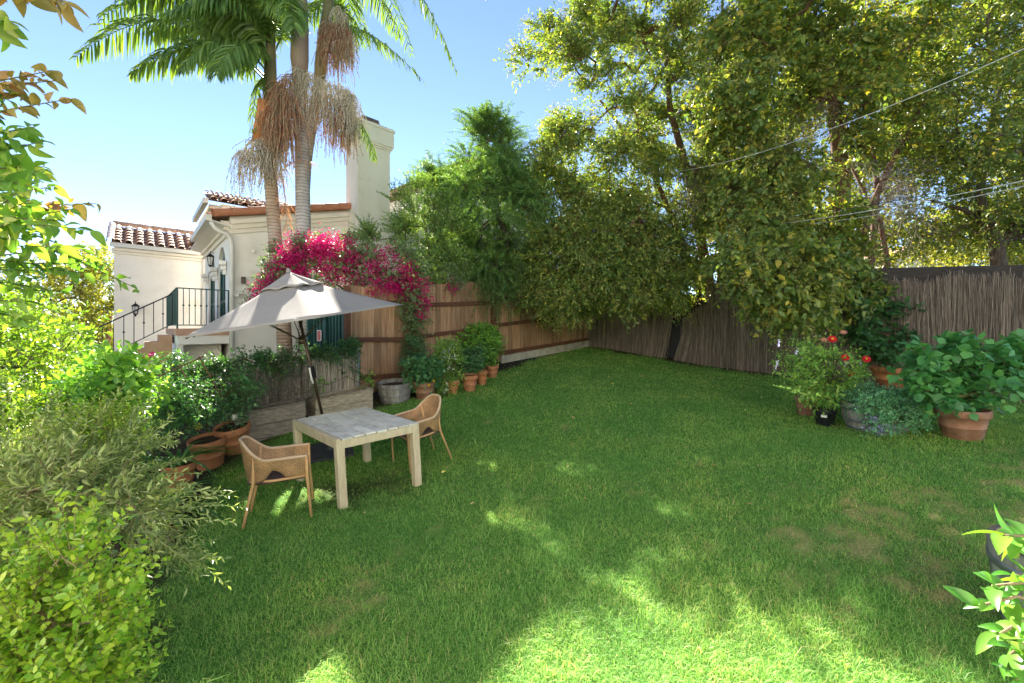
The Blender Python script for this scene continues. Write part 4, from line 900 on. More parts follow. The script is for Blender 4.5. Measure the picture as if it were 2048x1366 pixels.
def ring_bark(name, cols, sc):
    m, nt, add, ln = nodes(name); out = add('ShaderNodeOutputMaterial'); p = add('ShaderNodeBsdfPrincipled', inp={'Roughness': .85, 'Specular IOR Level': .2}); ln(p.outputs[0], out.inputs[0])
    tc = add('ShaderNodeTexCoord'); w = add('ShaderNodeTexWave', wave_type='BANDS', bands_direction='Z', inp={'Scale': sc, 'Distortion': 2.5, 'Detail': 3.0, 'Detail Scale': 1.5}); ln(tc.outputs['Object'], w.inputs[0])
    n = add('ShaderNodeTexNoise', inp={'Scale': 2.2, 'Detail': 6.0}); ln(tc.outputs['Object'], n.inputs[0]); r = ramp(add, cols, [.3,.5,.7]); ln(n.outputs['Fac'], r.inputs[0])
    rw = ramp(add, [(.55,.53,.5),(1,1,1)], [.02,.25]); ln(w.outputs['Fac'], rw.inputs[0]); mx = add('ShaderNodeMix', data_type='RGBA', blend_type='MULTIPLY'); mx.inputs[0].default_value = 1; ln(r.outputs[0], mx.inputs[6]); ln(rw.outputs[0], mx.inputs[7]); ln(mx.outputs[2], p.inputs['Base Color'])
    b = add('ShaderNodeBump', inp={'Strength': .5, 'Distance': .02}); ln(w.outputs['Fac'], b.inputs['Height']); ln(b.outputs[0], p.inputs['Normal']); return m
M['palm_tan'] = ring_bark('tan_palm_trunk', [(.22,.17,.13),(.36,.26,.18),(.42,.36,.30)], 4.5)
M['palm_grey'] = ring_bark('grey_palm_trunk', [(.24,.22,.21),(.38,.36,.34),(.46,.44,.42)], 4.5)
M['shaft'] = noise_mat('purple_brown_crownshaft', [(.15,.10,.085),(.24,.17,.14),(.27,.22,.15)], 1.6, .5, stretch=(2,2,.5))
M['shaft_olive'] = noise_mat('olive_crownshaft', [(.11,.10,.045),(.18,.16,.08)], 1.6, .5, stretch=(2,2,.5))
M['sheath'] = noise_mat('orange_palm_sheath', [(.40,.15,.05),(.50,.22,.09)], 4, .6)
M['strand'] = noise_mat('cream_fruit_strand', [(.42,.36,.24),(.58,.52,.40)], 8, .8)
M['strand_red'] = noise_mat('pinkish_fruit_strand', [(.34,.21,.12),(.46,.34,.21)], 8, .8)
M['berry'] = noise_mat('red_palm_berry', [(.30,.045,.03),(.42,.10,.06)], 8, .5)
M['berry_dark'] = noise_mat('dark_palm_berry', [(.10,.055,.04),(.20,.12,.09)], 8, .6)
M['lime'] = noise_mat('green_lime', [(.14,.24,.03),(.20,.32,.05)], 6, .35, spec=.5)

# ------------------------------------------------------------ palms
def bez(P0, P1, P2, n):
    t = np.linspace(0,1,n)[:,None]; return (1-t)**2*P0+2*t*(1-t)*P1+t*t*P2
def frond_geo(rng, P0, P1, P2, nl=64, LL=.62, wd=.034, hang=.55, dens=1.0, bare=.12):
    C = bez(P0, P1, P2, 60); T = nrm(np.gradient(C, axis=0)); n = nl
    rv, rq = tubes(np.stack([C[:-1:2][:29], C[2::2][:29]], 1), np.stack([.022*(1-np.linspace(0,.9,29)), .022*(1-np.linspace(.03,.93,29))], 1), 5)
    out = []
    for sg in (-1,1):
        t = bare+(1-bare)*(np.arange(n)+.3*rng.random(n))/n; i = (t*59).clip(0,59).astype(int); P = C[i]; Ti = T[i]
        sd = nrm(np.cross(Ti, Z))*sg; up = np.cross(sd, Ti)*sg; up = np.where(up[:,2:3] < 0, -up, up)
        L = LL*(np.sin(np.pi*np.clip(.12+.85*(t-bare)/(1-bare),0,1))**.6)*(.85+.3*rng.random(n)); L = L*np.where(rng.random(n) < dens, 1, .25)
        fw = .35+.5*t
        D = nrm(Ti*fw[:,None]+sd+up*(.25*rng.normal(size=(n,1)))-Z*hang*.35); D2 = nrm(D-Z*hang*(.8+.5*rng.random((n,1)))); D3 = nrm(D2-Z*hang*(.9+.5*rng.random((n,1))))
        a = P; b = a+D*(L*.36)[:,None]; c = b+D2*(L*.36)[:,None]; e = c+D3*(L*.30)[:,None]
        Wv = nrm(np.cross(D, sd*.3+up+.5*rng.normal(size=(n,3))))*(wd*(.7+.6*rng.random((n,1))))/2
        V = np.stack([a-Wv*.5, a+Wv*.5, b+Wv, b-Wv, c+Wv*.8, c-Wv*.8, e], 1); bb = np.arange(n)[:,None]*7
        Fq = np.concatenate([bb+np.array(q) for q in ((0,1,2),(0,2,3),(3,2,4),(3,4,5),(5,4,6))]); out.append((V.reshape(-1,3), Fq))
    V, Fc = cat(*out); o = len(V); rt = np.concatenate([rq[:,[0,1,2]], rq[:,[0,2,3]]])
    return np.concatenate([V, rv]), np.concatenate([Fc, rt+o])
def frond(palm, seed, pts, mat='palm', label=None, **kw):
    rng = np.random.default_rng(seed); V, Fc = frond_geo(rng, *[np.asarray(p, float) for p in pts], **kw); return partnp('frond', V, [Fc], LM[mat], palm, label)
def strands(palm, seed, S, out, Ln, n, rad=.007, mat='strand', berry='berry', nb=7, spread=.25, lo=.35, br=.011, label=None):
    """a hanging bunch: S list of attachment points"""
    rng = np.random.default_rng(seed); S = np.asarray(S, float); k = rng.integers(0, len(S), n); q = rng.random((n,1)); S0 = S[k]; S1 = S[np.minimum(k+1, len(S)-1)]; P = S0+(S1-S0)*q+rng.normal(size=(n,3))*.03
    O = nrm(np.asarray(out, float)[None]+rng.normal(size=(n,3))*.9); O[:,2] = np.abs(O[:,2])*.35; L = Ln*(.55+.55*rng.random(n)); t = np.linspace(0,1,9)[None,:,None]
    C = P[:,None]+O[:,None]*(spread*(1-np.exp(-4*t))*(.5+rng.random((n,1,1))))-Z*(L[:,None,None]*t**1.25)+rng.normal(size=(n,1,3))*.11*t+np.sin(t*(7+6*rng.random((n,1,1)))+rng.random((n,1,1))*6)*.022*rng.normal(size=(n,1,3))
    segs = np.stack([C[:,:-1], C[:,1:]], 2).reshape(-1,2,3); V, Q = tubes(segs, np.full((len(segs),2), rad), 3); fs = [Q]; mats = [M[mat]]
    if berry:
        ti = lo+(1-lo)*rng.random((n,nb)); fi = ti*8; i0 = fi.astype(int).clip(0,7); fr = (fi-i0)[...,None]; ii = np.arange(n)[:,None]
        B = (C[ii,i0]*(1-fr)+C[ii,i0+1]*fr).reshape(-1,3)+rng.normal(size=(n*nb,3))*.012; r = br*(.7+.6*rng.random((len(B),1,1)))
        oc = np.array([(1,0,0),(0,1,0),(-1,0,0),(0,-1,0),(0,0,1),(0,0,-1)], float); VB = (B[:,None]+oc[None]*r).reshape(-1,3); bb = np.arange(len(B))[:,None]*6+len(V)
        fs.append(np.concatenate([bb+np.array(f) for f in ((0,1,4),(1,2,4),(2,3,4),(3,0,4),(1,0,5),(2,1,5),(3,2,5),(0,3,5))])); V = np.concatenate([V, VB]); mats.append(M[berry])
    me = mesh_np('fruit_bunch', V-org(palm), fs, True); me.polygons.foreach_set('material_index', np.concatenate([np.full(len(f), k, np.int32) for k, f in enumerate(fs)]))
    return put('fruit_bunch', me, mats, palm, label)
def palm(label, path, rads, crown, shaft, shaft_r, tm, sm):
    b = path[0].copy(); b[2] = gz(b[0],b[1]); path = [A(b[0],b[1],b[2]-.1)]+[np.asarray(p) for p in path[1:]]
    o = thing('king_palm', label, 'palm tree', b, 'king palms in front of the house'); t = np.linspace(0,1,40); kk = np.linspace(0,1,len(path)); pp = np.stack([np.interp(t, kk, np.array(path)[:,i]) for i in range(3)], 1)
    for _ in range(4): pp[1:-1] = (pp[:-2]+2*pp[1:-1]+pp[2:])/4
    mb = MB(); mb.tube(pp, np.interp(t, kk, rads), 16); part('trunk', mb, M[tm], o)
    mb = MB(); mb.tube(shaft, shaft_r, 16); part('crownshaft', mb, M[sm], o)
    return o
# left palm
dL = 9.5
k1 = palm('tan trunked palm on the left with the lowest crown', [W(574,700,dL),W(567,640,dL),W(556,540,dL),W(546,430,dL),W(540,330,dL),W(541,200,dL)], [.16,.145,.135,.13,.125,.12], None, [W(541,205,dL),W(540,185,dL),W(541,120,dL),W(543,30,dL)], [.12,.14,.11,.07], 'palm_tan', 'shaft_olive')
c1 = W(541,150,dL)
for i, pts in enumerate([(W(540,165,dL),W(350,-55,9.2),W(148,118,8.8)), (W(536,168,dL),W(420,30,9.2),W(258,150,8.7)), (W(541,120,dL),W(520,-90,9.4),W(360,-40,9.0)), (W(540,120,dL),W(470,-120,9.9),W(220,-30,10.4)),
        (W(541,110,dL),W(560,-180,8.6),W(540,-250,6.9)), (W(543,120,dL),W(610,-60,10.3),W(700,40,11.3)), (W(536,170,dL),W(512,120,9.3),W(503,275,9.2)), (W(541,130,dL),W(500,-20,9.8),W(420,60,10.6)), (W(538,150,dL),W(450,20,9.0),W(360,140,8.2)), (W(541,120,dL),W(480,-60,8.8),W(330,30,7.9)), (W(540,140,dL),W(440,-30,9.6),W(300,70,9.6)), (W(541,130,dL),W(470,40,8.6),W(430,150,8.0)), (W(541,120,dL),W(400,-90,9.3),W(250,10,8.9)), (W(541,120,dL),W(450,-70,9.7),W(200,30,9.5)), (W(541,110,dL),W(500,-120,9.0),W(400,10,8.4)), (W(541,130,dL),W(460,-20,10.0),W(360,110,10.2)), (W(541,110,dL),W(520,-90,10.2),W(470,70,11.0)), (W(541,110,dL),W(570,-90,9.0),W(590,60,8.0))]):
    kw = dict(nl=44, LL=.42, hang=.8) if i == 6 else dict(nl=120, LL=.72, hang=.75, wd=.042)
    frond(k1, 20+i, pts, **kw)
mb = MB(); s_ = [(508,283,9.3),(513,250,9.25),(519,222,9.2),(520,200,9.2)]; g_s = []
for px, py, d in s_: 
    c = W(px,py,d); g_s.append([c+A(-.055,0,0), c+A(.0,-.08,.0), c+A(.11,0,.03), c+A(.20,.1,.05)])
mb.grid(np.array(g_s)); sh = part('husk', mb, M['sheath'], k1)
sd = sh.modifiers.new('thick','SOLIDIFY'); sd.thickness = .015
strands(k1, 31, [W(508,280,9.3),W(530,283,9.3),W(545,300,9.3)], (-.3,-.5,.2), .75, 190, .007, 'strand', 'berry_dark', 3, .22, .5, label='dry cream fruit bunch')
strands(k1, 32, [W(525,300,9.3),W(495,296,9.2),W(478,302,9.2)], (-.3,-.2,.2), .95, 70, .005, 'strand', 'berry_dark', 9, .14, .25, .009, label='thin drooping spent fruit bunch')
frond(k1, 41, (W(560,330,9.6),W(572,380,9.6),W(576,490,9.6)), 'palm_dead', 'brown dead frond', nl=30, LL=.42, hang=.3, wd=.016, dens=.95)
frond(k1, 42, (W(545,395,9.7),W(560,300,9.7),W(640,330,9.6)), 'palm_dead', 'brown dead frond', nl=22, LL=.40, hang=.5, wd=.014, dens=.9)
# middle palm
dM = 9.8
k2 = palm('grey trunked palm in the middle with a smooth purple brown crownshaft', [W(617,700,dM),W(612,640,dM),W(607,540,dM),W(606,420,dM),W(604,300,dM),W(600,140,dM)], [.18,.165,.155,.15,.145,.14], None, [W(600,150,dM),W(599,118,dM),W(600,60,dM),W(600,0,dM),W(600,-70,dM)], [.15,.185,.175,.145,.10], 'palm_grey', 'shaft')
# right leaning palm
k3 = palm('slimmer leaning palm behind the middle one with an olive crownshaft', [W(611,700,10.2),W(608,560,10.2),W(607,420,10.2),W(613,320,10.2),W(628,220,10.2),W(640,150,10.2)], [.13,.12,.115,.11,.11,.11], None, [W(639,160,10.2),W(642,130,10.2),W(650,60,10.2),W(664,-40,10.2)], [.115,.14,.125,.10], 'palm_grey', 'shaft_olive')
crM, crR = W(600,-60,dM), W(662,-40,10.2)
for i, pts in enumerate([(crM,W(780,-230,9.6),W(916,152,9.3)), (crM,W(430,-260,9.6),W(190,60,9.4)), (crM,W(500,-300,9.0),W(330,-40,8.2))]): frond(k2, 60+i, pts, nl=84, LL=.66, hang=.85, wd=.036)
for i, pts in enumerate([(W(655,60,10.2),W(720,20,10.0),W(852,168,9.8)), (crR,W(800,-250,10.0),W(960,-60,9.8))]): frond(k3, 66+i, pts, nl=70, LL=.5, hang=.7, dens=.85)
frond(k3, 68, (W(668,200,10.1),W(725,215,10.0),W(750,322,9.9)), label='short dark hanging frond', nl=40, LL=.5, hang=.9)
rngp = np.random.default_rng(8)
for kp, cr, n in ((k2, crM, 9), (k3, crR, 8)):
    for i in range(n):
        az = 2*math.pi*i/n+rngp.random()*.5; d = A(math.cos(az), math.sin(az), 0); L = 3.0+.8*rngp.random(); rise = 1.6+.9*rngp.random()
        p1 = cr+d*L*.45+Z*rise; p2 = cr+d*L+Z*(.25+.5*rngp.random()); frond(kp, 80+i+int(cr[0]*10), (cr, p1, p2), nl=64, LL=.66, hang=.8, wd=.038)
strands(k2, 33, [W(585,150,9.55),W(560,175,9.5),W(572,185,9.4)], (-.4,-.6,.3), 1.38, 300, .007, 'strand_red', 'berry', 9, .28, .3, label='red berried fruit bunch')
strands(k2, 34, [W(588,135,9.6),W(620,150,9.6),W(655,165,9.6),W(690,178,9.7),W(702,190,9.7)], (.1,-.5,.4), 1.05, 380, .007, 'strand', 'berry_dark', 2, .11, .8, label='cream white fruit bunch')
strands(k2, 35, [W(640,185,9.7),W(690,200,9.8)], (.2,-.4,.2), 1.25, 170, .006, 'strand_red', 'berry', 9, .18, .35, label='sparse red berried bunch')
strands(k3, 36, [W(655,45,10.0),W(672,60,10.0),W(690,52,10.0)], (0,-.6,.3), 1.05, 240, .007, 'strand_red', 'berry', 7, .22, .3, label='greenish red fruit bunch high on the stem')
strands(k3, 37, [W(672,15,10.0),W(690,28,10.0),W(700,60,10.0)], (.1,-.5,.4), .9, 120, .007, 'strand', None, 0, .14, label='cream fruit bunch high on the stem')
strands(k1, 38, [W(548,215,9.4),W(566,220,9.4)], (-.1,-.6,.2), 1.15, 150, .007, 'strand_red', 'berry', 8, .25, .35, label='red berried fruit bunch')

# ------------------------------------------------------------ trees
def tree(name, label, base, trunks, trs, C, cr, ntw, tl, k, L, Wd, lm, bm, seed, tip=.010, seeds=0, dead=None, group=None, twig=.004, srad=.09, bow=.1, **kw):
    rng = np.random.default_rng(seed); base = np.asarray(base, float); o = thing(name, label, 'tree', base, group)
    main = [base-Z*.1]+[np.asarray(p) for p in trunks[0]]; tmb = MB(); tmb.tube(np.array(main), trs[0], 12)
    for tr_, r_ in zip(trunks[1:], trs[1:]): tmb.tube(np.array([np.asarray(p) for p in tr_]), r_, 9)
    part('trunk', tmb, bm, o)
    V, Q = skeleton(rng, main, trs[0], C, tip, steps=5, bow=bow); LV, LF, TW = clump_leaves(rng, C, cr, ntw, tl, k, L, Wd, **kw)
    tv, tq = tubes(TW, np.array([twig, twig*.8, twig*.4]), 3); BV, BQ = cat((V, Q), (tv, tq)); partnp('branches', BV, [BQ], bm, o, sm=True)
    partnp('crown', LV, [LF], lm, o)
    if seeds:
        idx = rng.integers(0, len(TW), seeds); P = np.repeat(TW[idx,2], 46, 0)+rng.normal(size=(seeds*46,3))*srad*A(.8,.8,1)-Z*.02
        sv, sf = leaves_mesh(P, rdir(rng, len(P)), rdir(rng, len(P)), .030, .022, .2, 0); partnp('seed_heads', sv, [sf], LM['seed'], o)
    if dead is not None:
        n = len(dead)*26; S = np.repeat(dead, 26, 0)+rng.normal(size=(n,3))*.12; D = nrm(rng.normal(size=(n,3))+A(0,-.4,-.35)); Ln = .35+.5*rng.random((n,1)); t = np.linspace(0,1,5)[None,:,None]
        Cc = S[:,None]+D[:,None]*Ln[:,None]*t+rng.normal(size=(n,5,3))*.03-Z*.12*t**2; segs = np.stack([Cc[:,:-1], Cc[:,1:]], 2).reshape(-1,2,3); v, q = tubes(segs, np.full((len(segs),2), .0035), 3); partnp('dead_twigs', v, [q], M['dead'], o)
    return o
rp = lambda s: np.random.default_rng(s)
# privet overhanging the fence corner
Cl = np.concatenate([inpoly(rp(1), [(1062,535),(1110,450),(1250,430),(1370,440),(1410,545),(1380,570),(1300,575),(1210,580),(1135,600),(1085,590)], 74, 10.3, 12.0),
    inpoly(rp(2), [(1050,330),(1130,240),(1300,250),(1420,330),(1420,450),(1250,440),(1090,450)], 80, 10.6, 13.6),
    inpoly(rp(3), [(1025,130),(1080,40),(1200,-60),(1480,-90),(1530,90),(1430,270),(1260,235),(1140,205),(1070,175)], 100, 10.0, 13.5),
    inpoly(rp(4), [(1180,-80),(1480,-80),(1500,-420),(1250,-380)], 46, 9.0, 13.5),
    inpoly(rp(200), [(1050,540),(1180,530),(1185,605),(1090,618)], 32, 10.6, 11.6), inpoly(rp(209), [(1085,380),(1250,400),(1250,500),(1090,500)], 26, 10.8, 12.6), inpoly(rp(201), [(1180,530),(1390,530),(1370,590),(1200,598)], 30, 9.9, 11.2), inpoly(rp(202), [(1380,220),(1480,250),(1480,430),(1390,440)], 26, 10.4, 12.4)])
bA = A(*W(1418,600,12.6)[:2], 0); bA[2] = gz(bA[0], bA[1])
tree('privet_tree', 'dense multi stemmed privet hanging over the corner of the two fences', bA, [[W(1418,570,12.5),W(1400,470,12.3),W(1380,360,12.2),W(1340,220,12.0),W(1330,60,11.8)], [bA, W(1395,560,12.4), W(1330,450,11.8), W(1240,400,11.4)], [bA+A(.2,0,0), W(1440,560,12.5), W(1450,420,12.3), W(1470,200,12)], [bA-A(.2,0,0), W(1400,580,12.4), W(1370,500,12.2), W(1300,330,12.2), W(1200,200,11.8)]],
     [[.17,.16,.13,.11,.08,.04],[.12,.09,.06,.03],[.11,.09,.07,.03],[.12,.10,.08,.06,.03]], Cl, .50, 38, .46, 15, .084, .042, LM['privet'], M['bark_red'], 101, seeds=1100, ang=50, droop=.22, nj=.6, hang=.25,
     dead=inpoly(rp(5), [(1350,345),(1420,335),(1440,400),(1370,410)], 12, 10.6, 11.6))
# broad leaved privet in front of it, hanging low
Cl = np.concatenate([inpoly(rp(6), [(1480,330),(1560,280),(1640,330),(1620,450),(1560,520),(1480,480),(1420,420)], 46, 9.2, 10.8),
    inpoly(rp(7), [(1420,500),(1500,470),(1600,500),(1630,560),(1590,600),(1530,612),(1480,570)], 28, 8.4, 9.6),
    inpoly(rp(8), [(1390,120),(1560,-60),(1760,-90),(1900,-60),(1880,60),(1760,170),(1640,230),(1500,290),(1420,260)], 92, 8.6, 11.5),
    inpoly(rp(203), [(1500,500),(1640,500),(1645,605),(1560,625),(1500,580)], 26, 7.7, 8.6), inpoly(rp(204), [(1640,160),(1900,120),(1900,260),(1700,330)], 30, 10.0, 12.5), inpoly(rp(205), [(1640,420),(1700,400),(1720,500),(1660,540)], 10, 9.8, 10.4), inpoly(rp(206), [(1650,540),(1740,540),(1740,590),(1660,590)], 8, 9.3, 9.9),
    inpoly(rp(9), [(1500,-80),(1950,-80),(2000,-500),(1500,-500)], 44, 7.0, 11.0)])  # crown out of view, extended over the lawn to shade it
bB = A(*W(1692,600,10.9)[:2], 0); bB[2] = gz(bB[0], bB[1])
tree('broad_privet_tree', 'large dark trunked tree behind the reed fence with broad leaves hanging low', bB, [[W(1690,540,10.9),W(1685,430,10.9),W(1682,330,10.8),W(1665,200,10.6),W(1655,60,10.3)], [bB+A(.15,0,0), W(1715,520,10.9), W(1735,430,10.8), W(1780,330,10.6), W(1850,200,10.2)], [bB-A(.15,.1,0), W(1660,500,10.7), W(1600,400,10.3), W(1560,330,10.0)], [bB+A(.3,.1,0), W(1745,500,11), W(1755,380,11), W(1740,250,11)], [bB+A(.1,.3,0), W(1775,530,11.2), W(1760,440,11.2), W(1700,330,11.2)]],
     [[.24,.21,.19,.17,.13,.07],[.14,.11,.08,.06,.03],[.11,.08,.05,.03],[.10,.08,.06,.03],[.09,.07,.05,.03]], Cl, .50, 26, .48, 12, .112, .060, LM['privet2'], M['bark_red'], 102, seeds=800, ang=55, droop=.25, nj=.65, hang=.35, oval=True,
     dead=np.concatenate([inpoly(rp(10), [(1560,220),(1640,200),(1660,320),(1580,330)], 9, 9.6, 10.4), inpoly(rp(11), [(1690,330),(1800,330),(1850,450),(1740,470)], 14, 9.8, 10.8)]))
# right tree
Cl = np.concatenate([inpoly(rp(12), [(1860,170),(1940,0),(2150,-40),(2150,360),(2000,340),(1880,300)], 86, 8.6, 11.5), inpoly(rp(13), [(1800,420),(1900,380),(2150,360),(2150,500),(1990,490),(1840,480)], 58, 11.0, 13.5), inpoly(rp(14), [(1760,230),(1900,260),(1990,330),(1890,390),(1760,360)], 34, 10.5, 13), inpoly(rp(15), [(1900,-60),(2300,-60),(2300,-400),(1900,-400)], 26, 8, 12)])
bC = A(*W(2000,560,11.8)[:2], 0); bC[2] = gz(bC[0], bC[1])
tree('shade_tree', 'forked tree at the right edge standing behind the reed fence', bC, [[W(1998,530,11.8),W(1992,480,11.8),W(1965,420,11.6),W(1960,330,11.4),W(2000,180,11)], [W(1994,500,11.8), W(2050,440,11.7), W(2120,350,11.4)], [W(1992,470,11.8), W(1930,420,11.8), W(1860,400,11.8)]],
     [[.19,.17,.15,.11,.08,.04],[.12,.09,.05],[.09,.06,.03]], Cl, .52, 20, .50, 11, .10, .054, LM['privet2'], M['bark'], 103, seeds=60, ang=55, droop=.2, nj=.6, hang=.2)
# sunlit tree further behind
Cl = np.concatenate([inpoly(rp(16), [(1440,40),(1640,-60),(1880,20),(1880,300),(1760,400),(1560,390),(1440,300)], 110, 14.5, 18), inpoly(rp(17), [(1780,440),(2150,400),(2150,540),(1790,520)], 60, 15.5, 19), inpoly(rp(207), [(1850,0),(2200,-40),(2200,400),(1880,380)], 70, 15, 18.5), inpoly(rp(208), [(1420,300),(1600,330),(1800,420),(1780,540),(1450,520)], 70, 14, 17)])
bD = A(*W(1700,600,16.5)[:2], 0); bD[2] = gz(bD[0], bD[1])
tree('background_tree', 'sunlit yellow green tree seen through the gaps behind the dark trunks', bD, [[W(1700,520,16.5),W(1690,380,16.5),W(1680,200,16.5),W(1690,60,16.5)]], [[.22,.2,.17,.12,.05]], Cl, .8, 22, .7, 11, .13, .07, LM['back'], M['bark'], 104, ang=50, droop=.2, nj=.7)
# feathery tree behind the board fence
Cl = np.concatenate([inpoly(rp(18), [(870,480),(905,420),(1000,330),(1062,400),(1080,520),(1050,570),(990,572),(935,562),(900,540)], 62, 11.9, 13.6), inpoly(rp(19), [(905,400),(935,300),(955,240),(985,235),(1015,270),(1050,400)], 52, 12.0, 13.4), inpoly(rp(20), [(955,520),(1030,510),(1030,570),(965,580)], 14, 10.9, 11.6), inpoly(rp(302), [(908,350),(960,312),(1050,330),(1070,420),(940,430)], 16, 10.3, 11.2), inpoly(rp(48), [(858,350),(900,320),(925,400),(880,410)], 9, 12, 12.8)])  # includes nearer clumps added to keep sun off the right of the lawn
bE = A(*W(1025,600,12.9)[:2], 0); bE[2] = gz(bE[0], bE[1])
tree('feathery_tree', 'feathery fern leaved tree rising above the middle of the board fence', bE, [[W(1025,540,12.9),W(1010,470,12.8),W(985,380,12.7),W(960,290,12.6)]], [[.12,.11,.09,.06,.03]], Cl, .34, 18, .85, 66, .075, .021, LM['jaca'], M['bark'], 105, ang=75, droop=.42, nj=.3, up=1.3, lv=.12, upd=.35, outw=.6, twig=.003)
Cl = np.concatenate([inpoly(rp(21), [(790,400),(830,370),(870,380),(905,450),(905,540),(880,585),(830,570),(800,480)], 60, 10.3, 11.4), inpoly(rp(22), [(735,470),(800,450),(800,490),(740,490)], 5, 10.2, 10.6)])
bF = A(*W(868,640,10.9)[:2], 0); bF[2] = gz(bF[0], bF[1])
tree('small_leaved_tree', 'airy small leaved shrub tree between the chimney and the feathery tree', bF, [[W(866,590,10.9),W(860,520,10.8),W(848,430,10.8)]], [[.06,.05,.04,.02]], Cl, .30, 22, .46, 22, .044, .027, LM['crepe'], M['twig'], 106, tip=.006, ang=60, droop=.12, nj=.6, upd=.7)
# tree left of the house
Cl = np.concatenate([inpoly(rp(23), [(85,560),(150,508),(232,525),(236,700),(120,720),(70,650)], 90, 17.0, 20), inpoly(rp(24), [(-250,560),(90,520),(100,700),(-250,720)], 60, 16, 20)])
bG = A(*W(190,720,18.3)[:2], 0); bG[2] = gz(bG[0], bG[1])
tree('round_tree', 'round bushy tree with red brown limbs left of the house', bG, [[W(190,690,18.3),W(175,640,18.3),W(160,580,18.3)],[bG, W(215,680,18.3), W(222,620,18)]], [[.2,.17,.14,.06],[.14,.1,.05]], Cl, .7, 15, .65, 14, .12, .06, LM['back'], M['bark_red'], 107, ang=50, droop=.1, nj=.7)

# ------------------------------------------------------------ bougainvillea
rng = rp(30); Cl = np.concatenate([inpoly(rng, [(505,600),(520,555),(560,500),(610,478),(700,480),(760,500),(820,495),(850,540),(842,600),(800,610),(720,590),(640,570),(560,575),(520,610)], 88, 8.75, 9.7), inpoly(rng, [(795,590),(845,585),(842,650),(815,650)], 9, 9.05, 9.3), inpoly(rng, [(880,520),(915,560),(900,590)], 3, 9.9, 10.2)])
bb = A(*W(700,700,9.2)[:2], 0); bb[2] = gz(bb[0], bb[1])
bo = plant('bougainvillea', 'magenta bougainvillea sprawling over the gate and board fence behind the parasol', 'shrub', bb, Cl, .20, 15, .26, 9, .05, .032, LM['boug_leaf'], M['twig'], rng, trunk=[bb, bb+Z*.9+A(.05,.1,0), W(690,580,9.2)], tr=[.05,.045,.035], tip=.005, droop=.25, nj=.8, up=.3)
def bracts(C, n, r, seed):
    rg = rp(seed); P = np.repeat(C, n, 0)+rg.normal(size=(len(C)*n,3))*r; v, f = leaves_mesh(P, rdir(rg, len(P)), rdir(rg, len(P)), .042*(.7+.6*rg.random(len(P))), .036, .25, .1); return v, f
Cb = np.concatenate([inpoly(rp(31), [(508,600),(525,560),(560,505),(605,485),(608,540),(560,590),(525,612)], 62, 8.7, 9.2), inpoly(rp(32), [(620,480),(700,482),(815,500),(832,545),(825,585),(760,595),(680,580),(630,545)], 84, 8.65, 9.15), inpoly(rp(33), [(560,480),(690,460),(690,510),(560,520)], 16, 8.8, 9.3), inpoly(rp(35), [(800,560),(850,560),(848,605),(810,605)], 8, 8.95, 9.15), inpoly(rp(36), [(890,530),(920,585),(905,585)], 2, 9.9, 10.2), inpoly(rp(37), [(835,600),(850,600),(850,640),(840,640)], 3, 9.0, 9.2)])
v, f = bracts(Cb, 70, .085, 34); partnp('blossom', v, [f], LM['boug'], bo)

# ------------------------------------------------------------ left garden
# foreground tree reaching in from the left edge
rng = rp(40); bT = A(-3.9,1.9,gz(-3.9,1.9)); ot = thing('overhanging_tree', 'pale green branch tips reaching in from the left edge against the sky', 'tree', bT)
tmb = MB(); tmb.tube([bT-Z*.1, bT+Z*1.5, bT+A(.2,.1,2.6), bT+A(.3,.2,4)], [.09,.08,.06,.03], 10); part('trunk', tmb, M['bark'], ot)
tw = [((-90,190),(105,118),2.0,'b'),((-90,250),(138,172),2.05,'b'),((-90,290),(70,235),1.9,''),((-90,330),(88,262),1.95,''),((-90,400),(84,318),1.9,''),((-90,430),(192,376),2.1,'b'),((-90,440),(180,432),2.0,''),((-60,470),(140,395),1.9,''),((-90,500),(130,470),2.1,''),((20,470),(272,548),2.4,''),((-90,540),(160,500),2.3,''),((-90,40),(22,30),1.5,''),((-60,-40),(135,-10),1.4,'b'),((-90,480),(60,380),1.8,''),((-90,370),(50,350),1.7,''),((-80,460),(100,430),1.75,''),((-90,520),(70,540),2.2,''),((-90,560),(120,560),2.4,''),((-60,520),(200,470),2.5,''),((-70,420),(110,350),2.2,''),((-80,600),(60,590),2.3,''),((-60,480),(20,300),2.0,''),((-90,360),(20,160),2.1,'')]
acc = {'': [], 'b': []}; twl = []; hub_ = bT+A(.3,.2,2.3)
for (a, b, d, kind) in tw:
    p, q = W(*a, d*1.02), W(*b, d); ln_ = np.linalg.norm(q-p)
    for rep in range(2):
        S = (p+rng.normal(size=3)*.03*rep)[None]; D = ((q-p)+rng.normal(size=3)*.08*rep)[None]
        V, Fc, TW = sprays(rng, S, D, ln_*(1-.25*rep), 19, .064, .033, ang=48, droop=.10, nj=.45, up=.5, oval=2, hang=.35, t0=.18, fold=.22, ldroop=.25); 
        acc[kind].append((V, Fc)); twl.append(TW[0])
for kk_, lm in (('', 'over'), ('b', 'bronze')):
    v, f = cat(*acc[kk_]); partnp('foliage', v, [f], LM[lm], ot, 'bronze young leaves' if kk_ else None, sm=True)
v, q = tubes(np.array(twl), np.array([.0045,.003,.0015]), 5); hv, hq = tubes(np.array([[hub_, (hub_+t[0])/2+A(0,0,.1), t[0]] for t in twl]), np.array([.012,.008,.0045]), 5); v, q = cat((v,q),(hv,hq)); partnp('branches', v, [q], M['twig'], ot, sm=True)
